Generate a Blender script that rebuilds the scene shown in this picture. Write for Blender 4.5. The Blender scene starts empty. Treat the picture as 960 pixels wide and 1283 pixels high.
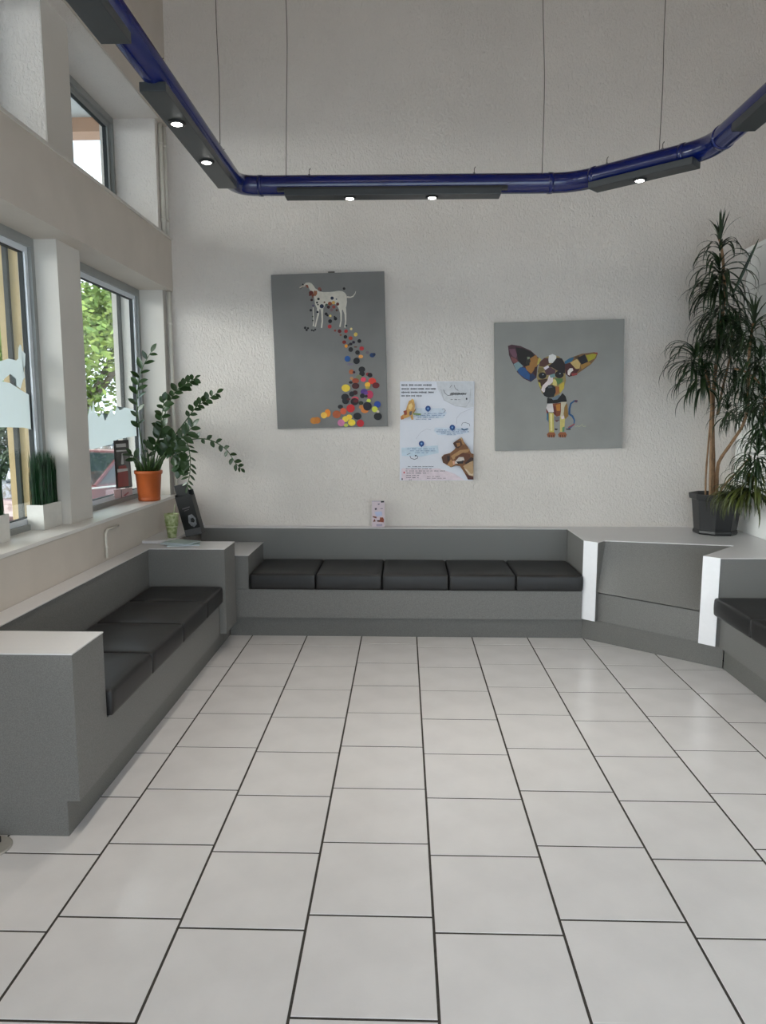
import bpy, bmesh, math, random
from mathutils import Vector, Matrix
random.seed(7)
S = bpy.context.scene
COL = S.collection
R = math.radians

# ------------------------------------------------------------------ camera
W_, H_ = 960.0, 1283.0
FPX = 905.0
CAM = Vector((0, 0, 1.58))
PITCH = math.atan((641.5 - 523.0) / FPX)
YAW = math.atan(26 * math.cos(PITCH) / FPX)
FW = Vector((-math.sin(YAW) * math.cos(PITCH), math.cos(YAW) * math.cos(PITCH), -math.sin(PITCH)))
RT = Vector((math.cos(YAW), math.sin(YAW), 0))
UP = RT.cross(FW)
cd = bpy.data.cameras.new('camera'); cam = bpy.data.objects.new('camera', cd); COL.objects.link(cam)
cd.sensor_fit = 'VERTICAL'; cd.sensor_height = 24.0; cd.lens = 24.0 * FPX / H_
cd.clip_start = 0.05; cd.clip_end = 300
cam.matrix_world = Matrix(((RT.x, UP.x, -FW.x, CAM.x), (RT.y, UP.y, -FW.y, CAM.y), (RT.z, UP.z, -FW.z, CAM.z), (0, 0, 0, 1)))
S.camera = cam

def ray(x, y): return FW + RT * ((x - 480) / FPX) + UP * ((641.5 - y) / FPX)
def on_x(x, y, X): d = ray(x, y); return CAM + d * (X / d.x)
def on_y(x, y, Y): d = ray(x, y); return CAM + d * (Y / d.y)
def on_z(x, y, Z): d = ray(x, y); return CAM + d * ((Z - CAM.z) / d.z)

# ------------------------------------------------------------------ view, world, lights
S.view_settings.view_transform = 'Standard'
try: S.view_settings.look = 'None'
except Exception: pass
S.view_settings.exposure = 0.75
S.view_settings.gamma = 1.0
S.view_settings.use_curve_mapping = False
wd = bpy.data.worlds.new('world'); S.world = wd; wd.use_nodes = True
nt = wd.node_tree; nt.nodes.clear()
tc = nt.nodes.new('ShaderNodeTexCoord'); mp = nt.nodes.new('ShaderNodeMapping'); mp.inputs['Scale'].default_value = (1, 1, 2.2)
nz = nt.nodes.new('ShaderNodeTexNoise'); nz.inputs['Scale'].default_value = 2.2; nz.inputs['Detail'].default_value = 5
rp = nt.nodes.new('ShaderNodeValToRGB')
rp.color_ramp.elements[0].position = .42; rp.color_ramp.elements[0].color = (.62, .77, .93, 1)
rp.color_ramp.elements[1].position = .62; rp.color_ramp.elements[1].color = (.94, .945, .99, 1)
bg = nt.nodes.new('ShaderNodeBackground'); bg.inputs['Strength'].default_value = 2.3
wo = nt.nodes.new('ShaderNodeOutputWorld')
nt.links.new(tc.outputs['Generated'], mp.inputs['Vector']); nt.links.new(mp.outputs['Vector'], nz.inputs['Vector'])
nt.links.new(nz.outputs['Fac'], rp.inputs['Fac']); nt.links.new(rp.outputs['Color'], bg.inputs['Color'])
nt.links.new(bg.outputs['Background'], wo.inputs['Surface'])

def sun(name, d, strength, angle, color):
    l = bpy.data.lights.new(name, 'SUN'); l.energy = strength; l.angle = R(angle); l.color = color
    o = bpy.data.objects.new(name, l); COL.objects.link(o)
    o.rotation_euler = Vector(d).to_track_quat('-Z', 'Y').to_euler(); o.location = (-8, 0, 8)
sun('daylight', (0.80, 0.38, -0.52), 6.0, 70, (1.0, .955, .90))

def area(name, loc, d, sx, sy, power, color=(1, 1, 1), portal=False):
    l = bpy.data.lights.new(name, 'AREA'); l.shape = 'RECTANGLE'; l.size = sx; l.size_y = sy; l.energy = power; l.color = color
    if portal: l.cycles.is_portal = True
    o = bpy.data.objects.new(name, l); COL.objects.link(o); o.location = loc
    o.rotation_euler = Vector(d).to_track_quat('-Z', 'Y').to_euler()
for yc in (4.975, 3.38, 1.79, .2):
    area('window_portal', (-2.16, yc, 1.76), (1, 0, 0), 1.35, 1.6, 1, portal=True)
    area('window_portal', (-2.22, yc, 3.36), (1, 0, 0), 1.35, .85, 1, portal=True)
area('window_portal', (1.2, -2.06, 1.45), (0, 1, 0), 5.4, 2.9, 1, portal=True)
# unseen fill lamps overhead behind the camera, added to brighten the interior
for lx in (-.3, 1.9):
    area('interior_fill_light', (lx, -.6, 5.2), (0, 0, -1), 1.2, .6, 6, (1, .93, .84))

# ------------------------------------------------------------------ materials
def c(r, g, b):
    f = lambda v: (v / 255.) / 12.92 if v / 255. <= .04045 else ((v / 255. + .055) / 1.055) ** 2.4
    return (f(r), f(g), f(b), 1)
MATS = {}
def mat(name, col, rough=.6, metal=0., noise=0., nscale=20., bump=0., bscale=60., bstretch=(1, 1, 1), spec=.5, coat=0., emit=0., trans=0., detail=4., col2=None, bdist=.004, sub=0.):
    if name in MATS: return MATS[name]
    m = bpy.data.materials.new(name); m.use_nodes = True; n = m.node_tree.nodes; k = m.node_tree.links
    b = n['Principled BSDF']
    b.inputs['Base Color'].default_value = col; b.inputs['Roughness'].default_value = rough; b.inputs['Metallic'].default_value = metal
    b.inputs['Specular IOR Level'].default_value = spec; b.inputs['Coat Weight'].default_value = coat
    b.inputs['Transmission Weight'].default_value = trans
    if emit: b.inputs['Emission Color'].default_value = col; b.inputs['Emission Strength'].default_value = emit
    if noise or bump:
        t = n.new('ShaderNodeTexCoord')
    if noise:
        z = n.new('ShaderNodeTexNoise'); z.inputs['Scale'].default_value = nscale; z.inputs['Detail'].default_value = detail
        r = n.new('ShaderNodeValToRGB'); d = col2 or tuple(max(0, v * (1 - noise)) for v in col[:3]) + (1,)
        u = tuple(min(1, v * (1 + noise)) for v in col[:3]) + (1,) if not col2 else col
        r.color_ramp.elements[0].position = .35; r.color_ramp.elements[1].position = .65
        r.color_ramp.elements[0].color = d; r.color_ramp.elements[1].color = u
        k.new(t.outputs['Object'], z.inputs['Vector']); k.new(z.outputs['Fac'], r.inputs['Fac']); k.new(r.outputs['Color'], b.inputs['Base Color'])
    if bump:
        g = n.new('ShaderNodeMapping'); g.inputs['Scale'].default_value = bstretch
        z = n.new('ShaderNodeTexNoise'); z.inputs['Scale'].default_value = bscale; z.inputs['Detail'].default_value = 3
        z.inputs['Distortion'].default_value = .6
        h = n.new('ShaderNodeBump'); h.inputs['Strength'].default_value = bump; h.inputs['Distance'].default_value = bdist
        k.new(t.outputs['Object'], g.inputs['Vector']); k.new(g.outputs['Vector'], z.inputs['Vector'])
        k.new(z.outputs['Fac'], h.inputs['Height']); k.new(h.outputs['Normal'], b.inputs['Normal'])
    MATS[name] = m
    return m
PLASTER = mat('textured_plaster', c(224, 217, 211), .85, bump=.95, bscale=74, bstretch=(1, 1, .6), bdist=.009, noise=.03, nscale=2, spec=.3)
SMOOTH = mat('smooth_paint', c(214, 209, 202), .65, noise=.02, nscale=3, bump=.1, bscale=80)
BEAMM = mat('beam_paint', c(205, 196, 186), .7, noise=.03, nscale=4, bump=.12, bscale=60)
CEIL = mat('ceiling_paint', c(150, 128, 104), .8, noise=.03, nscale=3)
SILLM = mat('sill_laminate', c(225, 222, 218), .35, noise=.02, nscale=5)
LAM = mat('grey_speckled_laminate', c(119, 118, 116), .48, noise=.16, nscale=260, detail=2)
LAMK = mat('grey_plinth_laminate', c(112, 111, 108), .5, noise=.14, nscale=240, detail=2)
TOPM = mat('pale_worktop_laminate', c(222, 220, 221), .34, noise=.02, nscale=300)
WHITE = mat('white_edge_strip', c(246, 246, 250), .35, noise=.01, nscale=40)
TILE = mat('tile_ceramic', c(224, 222, 223), .2, noise=.035, nscale=5, bump=.16, bscale=130, bdist=.0015)
GROUT = mat('dark_grout', c(62, 58, 54), .9, noise=.2, nscale=60)
LEATHER = mat('black_leatherette', c(30, 29, 30), .42, bump=.25, bscale=260, bdist=.0012, noise=.08, nscale=30)
BLUE = mat('blue_enamel', c(4, 22, 88), .22, coat=.5, noise=.05, nscale=8)
DARKM = mat('dark_housing', c(50, 54, 57), .4, noise=.06, nscale=12, spec=.5)
ALU = mat('grey_aluminium', c(150, 152, 150), .4, metal=.15, noise=.04, nscale=10)
WFRAME = mat('white_sash', c(225, 230, 236), .35, noise=.02, nscale=10)
GASKET = mat('black_gasket', c(40, 44, 46), .7, noise=.05, nscale=20)
PIPE = mat('painted_pipe', c(222, 218, 208), .5, noise=.03, nscale=10)
BEIGE = mat('beige_render_outside', c(196, 172, 130), .9, bump=.4, bscale=60, noise=.06, nscale=6)
PEACH = mat('peach_render_outside', c(176, 138, 112), .9, noise=.05, nscale=6)
BULB = mat('lamp_lens', (1, .97, .92, 1), .3, emit=14)
CHROME = mat('brushed_steel', c(186, 182, 174), .35, metal=.35, noise=.05, nscale=30)
WIREM = mat('steel_wire', c(92, 86, 78), .5, metal=.4, noise=.05, nscale=10)
BLK = mat('black_plastic', c(30, 31, 33), .38, noise=.06, nscale=20)
PAPERW = mat('white_paper', c(222, 224, 234), .6, noise=.01, nscale=10)
TERRA = mat('orange_pot_plastic', c(190, 96, 46), .42, noise=.05, nscale=12)
SOIL = mat('dark_soil', c(40, 30, 24), .95, noise=.4, nscale=80, bump=.8, bscale=90)
ZZ = mat('glossy_leaf', c(38, 66, 28), .32, noise=.25, nscale=14, spec=.6)
ZZS = mat('plant_stem', c(58, 82, 40), .45, noise=.2, nscale=20)
DRA = mat('strap_leaf', c(34, 54, 28), .4, noise=.35, nscale=6, spec=.5)
DRA2 = mat('strap_leaf_olive', c(68, 76, 30), .42, noise=.35, nscale=8, spec=.5)
BARK = mat('tan_bark', c(142, 112, 84), .8, noise=.2, nscale=26, bump=.6, bscale=70)
GRASSM = mat('artificial_grass', c(22, 62, 30), .5, noise=.4, nscale=40)
PLANTW = mat('white_planter', c(218, 216, 210), .5, noise=.03, nscale=20)
CANV = mat('grey_canvas', c(124, 123, 122), .7, noise=.05, nscale=4, bump=.2, bscale=300, bdist=.001)

def glass_mat():
    m = bpy.data.materials.new('window_glass'); m.use_nodes = True; n = m.node_tree.nodes; k = m.node_tree.links; n.clear()
    o = n.new('ShaderNodeOutputMaterial'); t = n.new('ShaderNodeBsdfTransparent'); g = n.new('ShaderNodeBsdfGlossy'); x = n.new('ShaderNodeMixShader')
    lw = n.new('ShaderNodeLayerWeight'); lw.inputs['Blend'].default_value = .25; f = n.new('ShaderNodeMath'); f.operation = 'MULTIPLY_ADD'; f.inputs[1].default_value = .22; f.inputs[2].default_value = .03; k.new(lw.outputs['Facing'], f.inputs[0])
    t.inputs['Color'].default_value = (.93, .96, .95, 1); g.inputs['Roughness'].default_value = .02
    k.new(f.outputs[0], x.inputs['Fac']); k.new(t.outputs[0], x.inputs[1]); k.new(g.outputs[0], x.inputs[2]); k.new(x.outputs[0], o.inputs[0])
    return m
GLASS = glass_mat()
def frost_mat():
    m = bpy.data.materials.new('frosted_film'); m.use_nodes = True; n = m.node_tree.nodes; k = m.node_tree.links; n.clear()
    o = n.new('ShaderNodeOutputMaterial'); t = n.new('ShaderNodeBsdfTransparent'); d = n.new('ShaderNodeBsdfTranslucent'); e = n.new('ShaderNodeBsdfDiffuse')
    x = n.new('ShaderNodeMixShader'); y = n.new('ShaderNodeMixShader'); z = n.new('ShaderNodeTexNoise'); z.inputs['Scale'].default_value = 8
    r = n.new('ShaderNodeValToRGB'); r.color_ramp.elements[0].color = c(226, 234, 236); r.color_ramp.elements[1].color = c(222, 228, 228)
    k.new(z.outputs['Fac'], r.inputs['Fac']); k.new(r.outputs[0], d.inputs['Color'])
    e.inputs['Color'].default_value = c(215, 222, 222); x.inputs['Fac'].default_value = .45; y.inputs['Fac'].default_value = .88
    k.new(d.outputs[0], x.inputs[1]); k.new(e.outputs[0], x.inputs[2]); k.new(t.outputs[0], y.inputs[1]); k.new(x.outputs[0], y.inputs[2]); k.new(y.outputs[0], o.inputs[0])
    return m
FROST = frost_mat()

# ------------------------------------------------------------------ helpers
def link(name, me, parent=None):
    o = bpy.data.objects.new(name, me); COL.objects.link(o)
    if parent: o.parent = parent
    return o
def finish(name, bm, m, parent=None, smooth=False, bevel=0., loc=None, seg=2):
    bmesh.ops.recalc_face_normals(bm, faces=bm.faces)
    if bevel:
        bmesh.ops.bevel(bm, geom=[e for e in bm.edges], offset=bevel, segments=seg, affect='EDGES', profile=.6)
    me = bpy.data.meshes.new(name); bm.to_mesh(me); bm.free()
    for mm in (m if isinstance(m, (list, tuple)) else [m]): me.materials.append(mm)
    if smooth:
        for p in me.polygons: p.use_smooth = True
    o = link(name, me, parent)
    if loc: o.location = loc
    return o
def tag(o, label=None, cat=None, group=None, kind=None):
    if label: o['label'] = label
    if cat: o['category'] = cat
    if group: o['group'] = group
    if kind: o['kind'] = kind
    return o
def empty(name, loc=(0, 0, 0)):
    o = bpy.data.objects.new(name, None); COL.objects.link(o); o.location = loc; o.empty_display_size = .1
    return o
def bx(bm, x0, x1, y0, y1, z0, z1, mi=0):
    v = [bm.verts.new(p) for p in ((x0, y0, z0), (x1, y0, z0), (x1, y1, z0), (x0, y1, z0), (x0, y0, z1), (x1, y0, z1), (x1, y1, z1), (x0, y1, z1))]
    for f in ((3, 2, 1, 0), (4, 5, 6, 7), (0, 1, 5, 4), (1, 2, 6, 5), (2, 3, 7, 6), (3, 0, 4, 7)):
        bm.faces.new([v[i] for i in f]).material_index = mi
def box(name, m, b, parent=None, bevel=0., o=(0, 0, 0)):
    bm = bmesh.new(); bx(bm, b[0] - o[0], b[1] - o[0], b[2] - o[1], b[3] - o[1], b[4] - o[2], b[5] - o[2])
    return finish(name, bm, m, parent, bevel=bevel)
def boxes(name, m, bs, parent=None, bevel=0., o=(0, 0, 0)):
    bm = bmesh.new()
    for b in bs: bx(bm, b[0] - o[0], b[1] - o[0], b[2] - o[1], b[3] - o[1], b[4] - o[2], b[5] - o[2])
    return finish(name, bm, m, parent, bevel=bevel)
def prism(bm, pts, z0, z1):
    a = [bm.verts.new((x, y, z0)) for x, y in pts]; b = [bm.verts.new((x, y, z1)) for x, y in pts]; n = len(pts)
    bm.faces.new(a[::-1]); bm.faces.new(b)
    for i in range(n): bm.faces.new((a[i], a[(i + 1) % n], b[(i + 1) % n], b[i]))
def prism_obj(name, m, pts, z0, z1, parent=None, bevel=0., o=(0, 0, 0)):
    bm = bmesh.new(); prism(bm, [(x - o[0], y - o[1]) for x, y in pts], z0 - o[2], z1 - o[2])
    return finish(name, bm, m, parent, bevel=bevel)
def tube(bm, pts, rad, seg=10, cap=True):
    pts = [Vector(p) for p in pts]; n = len(pts); rads = rad if isinstance(rad, (list, tuple)) else [rad] * n
    rings = []; up = None
    for i, p in enumerate(pts):
        t = (pts[min(i + 1, n - 1)] - pts[max(i - 1, 0)]).normalized()
        if up is None:
            up = Vector((0, 0, 1)) if abs(t.z) < .9 else Vector((1, 0, 0))
        s = t.cross(up).normalized(); u = s.cross(t).normalized(); up = u
        rings.append([bm.verts.new(p + (s * math.cos(a) + u * math.sin(a)) * rads[i]) for a in [2 * math.pi * j / seg for j in range(seg)]])
    for a, b in zip(rings, rings[1:]):
        for j in range(seg): bm.faces.new((a[j], a[(j + 1) % seg], b[(j + 1) % seg], b[j]))
    if cap:
        bm.faces.new(rings[0][::-1]); bm.faces.new(rings[-1])
def tube_obj(name, m, pts, rad, parent=None, seg=10):
    bm = bmesh.new(); tube(bm, pts, rad, seg); return finish(name, bm, m, parent, smooth=True)
def lathe(bm, prof, seg=32, ctr=(0, 0, 0), flat=False):
    rings = []
    for r, z in prof:
        rings.append([bm.verts.new((ctr[0] + r * math.cos(2 * math.pi * (j + .5) / seg), ctr[1] + r * math.sin(2 * math.pi * (j + .5) / seg), ctr[2] + z)) for j in range(seg)])
    for a, b in zip(rings, rings[1:]):
        for j in range(seg): bm.faces.new((a[j], a[(j + 1) % seg], b[(j + 1) % seg], b[j]))
    bm.faces.new(rings[0][::-1]); bm.faces.new(rings[-1])
def smooth_path(ctrl, n=8):
    P = [Vector(p) for p in ctrl]; P = [P[0] * 2 - P[1]] + P + [P[-1] * 2 - P[-2]]; out = []
    for i in range(1, len(P) - 2):
        for k in range(n):
            t = k / n; a, b, d, e = P[i - 1], P[i], P[i + 1], P[i + 2]
            out.append(.5 * ((2 * b) + (d - a) * t + (2 * a - 5 * b + 4 * d - e) * t * t + (3 * b - a - 3 * d + e) * t ** 3))
    out.append(P[-2]); return out
def struct(o): o['kind'] = 'structure'; return o

# ------------------------------------------------------------------ setting: shell
XW = -1.80; YB = 5.72; ZC = 5.35
struct(box('wall_back', PLASTER, (-2.24, 5.2, YB, YB + .25, -.02, ZC + .1)))
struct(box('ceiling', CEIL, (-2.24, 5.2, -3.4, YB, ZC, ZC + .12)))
struct(boxes('wall_right', PLASTER, [(5.0, 5.2, -3.4, YB, -.02, ZC)]))
struct(boxes('wall_front', PLASTER, [(-2.24, -1.5, -2.2, -2.0, -.02, ZC), (3.9, 5.0, -2.2, -2.0, -.02, ZC), (-1.5, 3.9, -2.2, -2.0, 2.9, ZC)]))
wl = struct(empty('wall_left'))
box('parapet', BEAMM, (-2.24, XW, -3.4, YB, -.02, .953), wl)
box('beam', BEAMM, (-2.24, -1.79, -3.4, YB, 2.545, 2.94), wl)
box('lintel', BEAMM, (-2.24, -1.79, -3.4, YB, 3.75, ZC), wl)
boxes('corner_pier', SMOOTH, [(-2.24, -1.845, 5.635, YB, .953, 2.545)], wl)
boxes('corner_pier', PLASTER, [(-2.24, -1.83, 5.555, YB, 2.94, 3.75)], wl)
low_edges = [(4.045, 4.33), (2.45, 2.735), (.86, 1.145), (-.73, -.445)]
for (a, b) in low_edges:
    box('pillar', SMOOTH, (-2.10, -1.90, a, b, .953, 2.545), wl)
    box('pillar', SMOOTH, (-2.17, -1.88, a - .07, b - .05, 2.94, 3.75), wl)
    box('outer_pier', BEIGE, (-2.24, -2.10, a, b, .953, 2.545), wl)
    box('outer_pier', BEIGE, (-2.24, -2.17, a - .07, b - .05, 2.94, 3.75), wl)
box('end_wall_piece', SMOOTH, (-2.24, -1.80, -3.4, -2.05, .953, 3.75), wl)
# upper reveals: textured linings of the side faces of the pillars and of the soffit
for (a, b) in low_edges:
    box('reveal_lining', PLASTER, (-2.16, -1.885, a - .072, a - .07, 2.94, 3.75), wl)
box('reveal_lining', PLASTER, (-2.16, -1.80, -2.0, 5.555, 3.746, 3.75), wl)
box('beam_trim', SMOOTH, (-1.80, -1.783, -3.2, YB, 2.926, 2.944), wl)
# sill boards
struct(box('trim_1', SILLM, (-2.10, -1.795, -2.0, 5.70, .953, .973), bevel=.003))
# windows
def window(n, y0, y1, z0, z1, X, upper=False, parts=True):
    w = struct(empty('window_%d' % n, (X, (y0 + y1) / 2, z0))); o = w.location
    fw = .035; top = .05
    bm = bmesh.new()
    for q in ((X, X + .065, y0, y0 + fw, z0, z1), (X, X + .065, y1 - fw, y1, z0, z1), (X, X + .065, y0 + fw, y1 - fw, z1 - top, z1), (X, X + .065, y0 + fw, y1 - fw, z0, z0 + .03)):
        bx(bm, q[0] - o.x, q[1] - o.x, q[2] - o.y, q[3] - o.y, q[4] - o.z, q[5] - o.z)
    finish('window_frame', bm, ALU, w)
    a, b, e, g = y0 + fw, y1 - fw, z0 + .03, z1 - top
    s = .03; bm = bmesh.new()
    for q in ((a, a + s, e, g), (b - s, b, e, g), (a + s, b - s, g - s, g), (a + s, b - s, e, e + s)):
        bx(bm, X + .005 - o.x, X + .045 - o.x, q[0] - o.y, q[1] - o.y, q[2] - o.z, q[3] - o.z)
    finish('sash', bm, WFRAME if not upper else ALU, w)
    a += s; b -= s; e += s; g -= s; s = .004; bm = bmesh.new()
    for q in ((a, a + s, e, g), (b - s, b, e, g), (a + s, b - s, g - s, g), (a + s, b - s, e, e + s)):
        bx(bm, X + .008 - o.x, X + .034 - o.x, q[0] - o.y, q[1] - o.y, q[2] - o.z, q[3] - o.z)
    finish('gasket', bm, GASKET, w)
    box('pane', GLASS, (X + .016, X + .020, a, b, e, g), w, o=o)
    return w
bays = [(4.33, 5.635), (2.735, 4.045), (1.145, 2.45), (-.445, .86)]
for i, (a, b) in enumerate(bays): window(i + 1, a, b, .973, 2.545, -2.09)
for i, (a, b) in enumerate(bays):
    window(i + 5, a - .05, (b - .08) if i == 0 else b - .07, 2.94, 3.75, -2.20, True)
# dark shutter rails fixed to the outer jambs
for (a, b) in bays:
    box('shutter_rail', GASKET, (-2.195, -2.17, b - .022, b, .96, 2.54), wl)
# facade windows behind the camera
fwd = struct(empty('window_9', (1.2, -2.05, 0)))
boxes('window_frame', ALU, [(-1.5 + k * 1.35 - .03, -1.5 + k * 1.35 + .03, -2.08, -2.02, 0, 2.9) for k in range(5)] + [(-1.5, 3.9, -2.08, -2.02, 2.84, 2.9), (-1.5, 3.9, -2.08, -2.02, 0, .08)], fwd, o=fwd.location)
box('pane', GLASS, (-1.5, 3.9, -2.055, -2.049, .08, 2.84), fwd, o=fwd.location)

# partition on the right
pt = struct(empty('wall_partition', (2.6, 4, 0)))
box('partition_core', SMOOTH, (2.60, 2.72, 2.2, YB, 0, 2.83), pt, o=pt.location)
PANEL = mat('white_panel', c(246, 246, 244), .45, noise=.015, nscale=6)
for a, b, d in ((5.472, 5.70, .0), (4.60, 5.462, .012), (3.72, 4.59, .012), (2.2, 3.71, .012)):
    for z0, z1 in ((.72, 2.52), (2.525, 2.80)):
        box('panel', PANEL, (2.575 - d, 2.60, a, b, z0, z1), pt, bevel=.002, o=pt.location)
box('coping', PANEL, (2.56, 2.74, 2.2, 5.71, 2.80, 2.835), pt, bevel=.003, o=pt.location)

# ------------------------------------------------------------------ floor
fl = struct(empty('floor'))
box('grout_bed', GROUT, (-2.24, 5.0, -3.4, YB, -.03, -.0018), fl)
TS = .4; G = .0042
bm = bmesh.new(); bx(bm, -TS / 2 + G, TS / 2 - G, -TS / 2 + G, TS / 2 - G, -.008, 0)
bmesh.ops.recalc_face_normals(bm, faces=bm.faces)
bmesh.ops.bevel(bm, geom=[e for e in bm.edges if all(v.co.z > -.001 for v in e.verts)], offset=.0012, segments=1, affect='EDGES')
tm = bpy.data.meshes.new('tile'); bm.to_mesh(tm); bm.free(); tm.materials.append(TILE)
rest = bmesh.new(); cnt = 0
for i in range(-6, 13):
    xc = -.1 + .4 * i   # joints at -.3 + .4k
    off = .05 if (i % 2 == 1) else .12
    if i <= -2: off -= .03
    for j in range(-9, 15):
        yc = off + .4 * j + .2
        if yc > YB - .25 or xc > 4.85 or xc < -2.2: continue
        if 1.0 < yc < 5.3 and -2.1 < xc < 2.9:
            o = link('tile', tm, fl); o.location = (xc, yc, random.uniform(-.0004, .0004)); cnt += 1
        else:
            bx(rest, xc - TS / 2 + G, xc + TS / 2 - G, yc - TS / 2 + G, yc + TS / 2 - G, -.008, 0)
tag(finish('tile_field', rest, TILE, fl), kind='stuff')

# ------------------------------------------------------------------ benches
# left bench
b1 = empty('bench', (-1.5, 3.75, 0)); o1 = b1.location
tag(b1, 'long grey built-in bench along the left wall under the windows', 'bench', 'built-in grey benches')
bm = bmesh.new()
prof = [(-1.797, 0), (-1.267, 0), (-1.267, .142), (-1.217, .142), (-1.217, .714), (-1.797, .714)]
for y0, y1 in ((2.53, 2.805),):
    a = [bm.verts.new((x - o1.x, y0 - o1.y, z)) for x, z in prof]; b = [bm.verts.new((x - o1.x, y1 - o1.y, z)) for x, z in prof]
    bm.faces.new(a); bm.faces.new(b[::-1])
    for i in range(len(a)): bm.faces.new((a[i], b[i], b[(i + 1) % len(a)], a[(i + 1) % len(a)]))
finish('armrest', bm, LAM, b1)
box('armrest', LAM, (-1.797, -1.182, 4.665, 4.955, .142, .714), b1, o=o1)
box('armrest_top', TOPM, (-1.797, -1.215, 2.528, 2.807, .714, .719), b1, o=o1)
prism_obj('armrest_top', TOPM, [(-1.797, 4.663), (-1.18, 4.663), (-1.18, 4.957), (-1.797, 4.957)], .714, .719, b1, o=o1)
box('backrest_top', TOPM, (-1.797, -1.68, 2.807, 4.663, .714, .719), b1, o=o1)
box('backrest', LAM, (-1.797, -1.69, 2.807, 4.663, .355, .714), b1, o=o1)
box('seat_panel', LAM, (-1.78, -1.2185, 2.807, 4.62, .142, .355), b1, o=o1)
box('joint_post', LAMK, (-1.78, -1.226, 4.622, 4.663, .142, .355), b1, o=o1)
box('toe_kick', LAMK, (-1.78, -1.2662, 2.533, 5.085, 0, .1415), b1, o=o1)

# back bench
b2 = empty('bench', (0, 5.35, 0)); o2 = b2.location
tag(b2, 'grey built-in bench along the back wall below the two dog paintings', 'bench', 'built-in grey benches')
box('toe_kick', LAMK, (-1.26, 1.291, 5.09, 5.68, 0, .150), b2, o=o2)
box('seat_panel', LAM, (-1.78, 1.27, 5.04, 5.66, .150, .357), b2, o=o2)
box('armrest', LAM, (-1.78, -1.108, 5.042, 5.598, .358, .600), b2, o=o2)
box('armrest_top', TOPM, (-1.78, -1.104, 5.038, 5.598,   .600, .604), b2, o=o2)
box('backrest', LAM, (-1.60, 1.278, 5.60, 5.70, .358, .714), b2, o=o2)
box('backrest_top', TOPM, (-1.60, 1.29, 5.598, 5.718, .714, .718), b2, o=o2)
prism_obj('armrest', LAM, [(1.280, 5.598), (1.280, 5.060), (1.352, 4.992), (1.425, 5.065), (1.425, 5.598)], .155, .714, b2, o=o2)
def strip(name, p, q, z0, z1, parent, o, t=.006):
    # thin vertical board on the edge p-q facing the camera side
    d = Vector((q[0] - p[0], q[1] - p[1])).normalized(); n = Vector((d.y, -d.x))
    if n.y > 0: n = -n
    pts = [p, q, (q[0] + n.x * t, q[1] + n.y * t), (p[0] + n.x * t, p[1] + n.y * t)]
    return prism_obj(name, WHITE, pts, z0, z1, parent, o=o)
tag(strip('edge_strip', (1.274, 5.058), (1.352, 4.986), .155, .719, b2, o2), 'bright white end strip')

# corner unit
b3 = empty('corner_unit', (1.9, 5.0, 0)); o3 = b3.location
tag(b3, 'grey angled corner unit joining the back and right benches', 'cabinet')
k0, k1 = (1.285, 5.09), (2.03, 4.470)
prism_obj('toe_kick', LAMK, [(1.290, 5.088), (2.026, 4.476), (2.0, 4.60), (1.44, 5.09)], 0, .150, b3, o=o3)
prism_obj('lower_panel', LAM, [(1.362, 5.030), (1.905, 4.537), (1.92, 4.555), (1.43, 5.045)], .152, .350, b3, o=o3)
bm = bmesh.new()
A, B, Cc, D = Vector((1.354, 5.018, .360)), Vector((1.897, 4.526, .360)), Vector((1.400, 5.075, .714)), Vector((2.24, 4.895, .714))
N = 28; fr = []; bk = []
for i in range(N + 1):
    rf = []; rb = []
    for j in range(N + 1):
        u, v = i / N, j / N
        p = (A.lerp(B, u)).lerp(Cc.lerp(D, u), v) - o3
        rf.append(bm.verts.new(p)); rb.append(bm.verts.new(p + Vector((.015, .022, 0))))
    fr.append(rf); bk.append(rb)
for i in range(N):
    for j in range(N):
        bm.faces.new((fr[i][j], fr[i + 1][j], fr[i + 1][j + 1], fr[i][j + 1])); bm.faces.new((bk[i][j], bk[i][j + 1], bk[i + 1][j + 1], bk[i + 1][j]))
for i in range(N):
    bm.faces.new((fr[i][0], bk[i][0], bk[i + 1][0], fr[i + 1][0])); bm.faces.new((fr[i][N], fr[i + 1][N], bk[i + 1][N], bk[i][N]))
    bm.faces.new((fr[0][i], fr[0][i + 1], bk[0][i + 1], bk[0][i])); bm.faces.new((fr[N][i], bk[N][i], bk[N][i + 1], fr[N][i + 1]))
finish('upper_panel', bm, LAM, b3)
# worktop over the corner
b4 = empty('worktop', (2, 5.2, .7)); o4 = b4.location
tag(b4, 'pale grey corner worktop carrying the tall potted plant', 'worktop')
prism_obj('board', TOPM, [(1.29, 5.718), (1.29, 5.598), (1.276, 5.598), (1.276, 5.056), (1.352, 4.984), (1.415, 5.066), (2.235, 4.885), (2.165, 5.27), (2.15, 5.718)], .714, .7195, b4, o=o4)
prism_obj('board', TOPM, [(2.151, 5.718), (2.166, 5.27), (2.236, 4.885), (1.883, 4.512), (1.962, 4.436), (2.572, 4.436), (2.572, 5.718)], .714, .7185, b4, o=o4)

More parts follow.
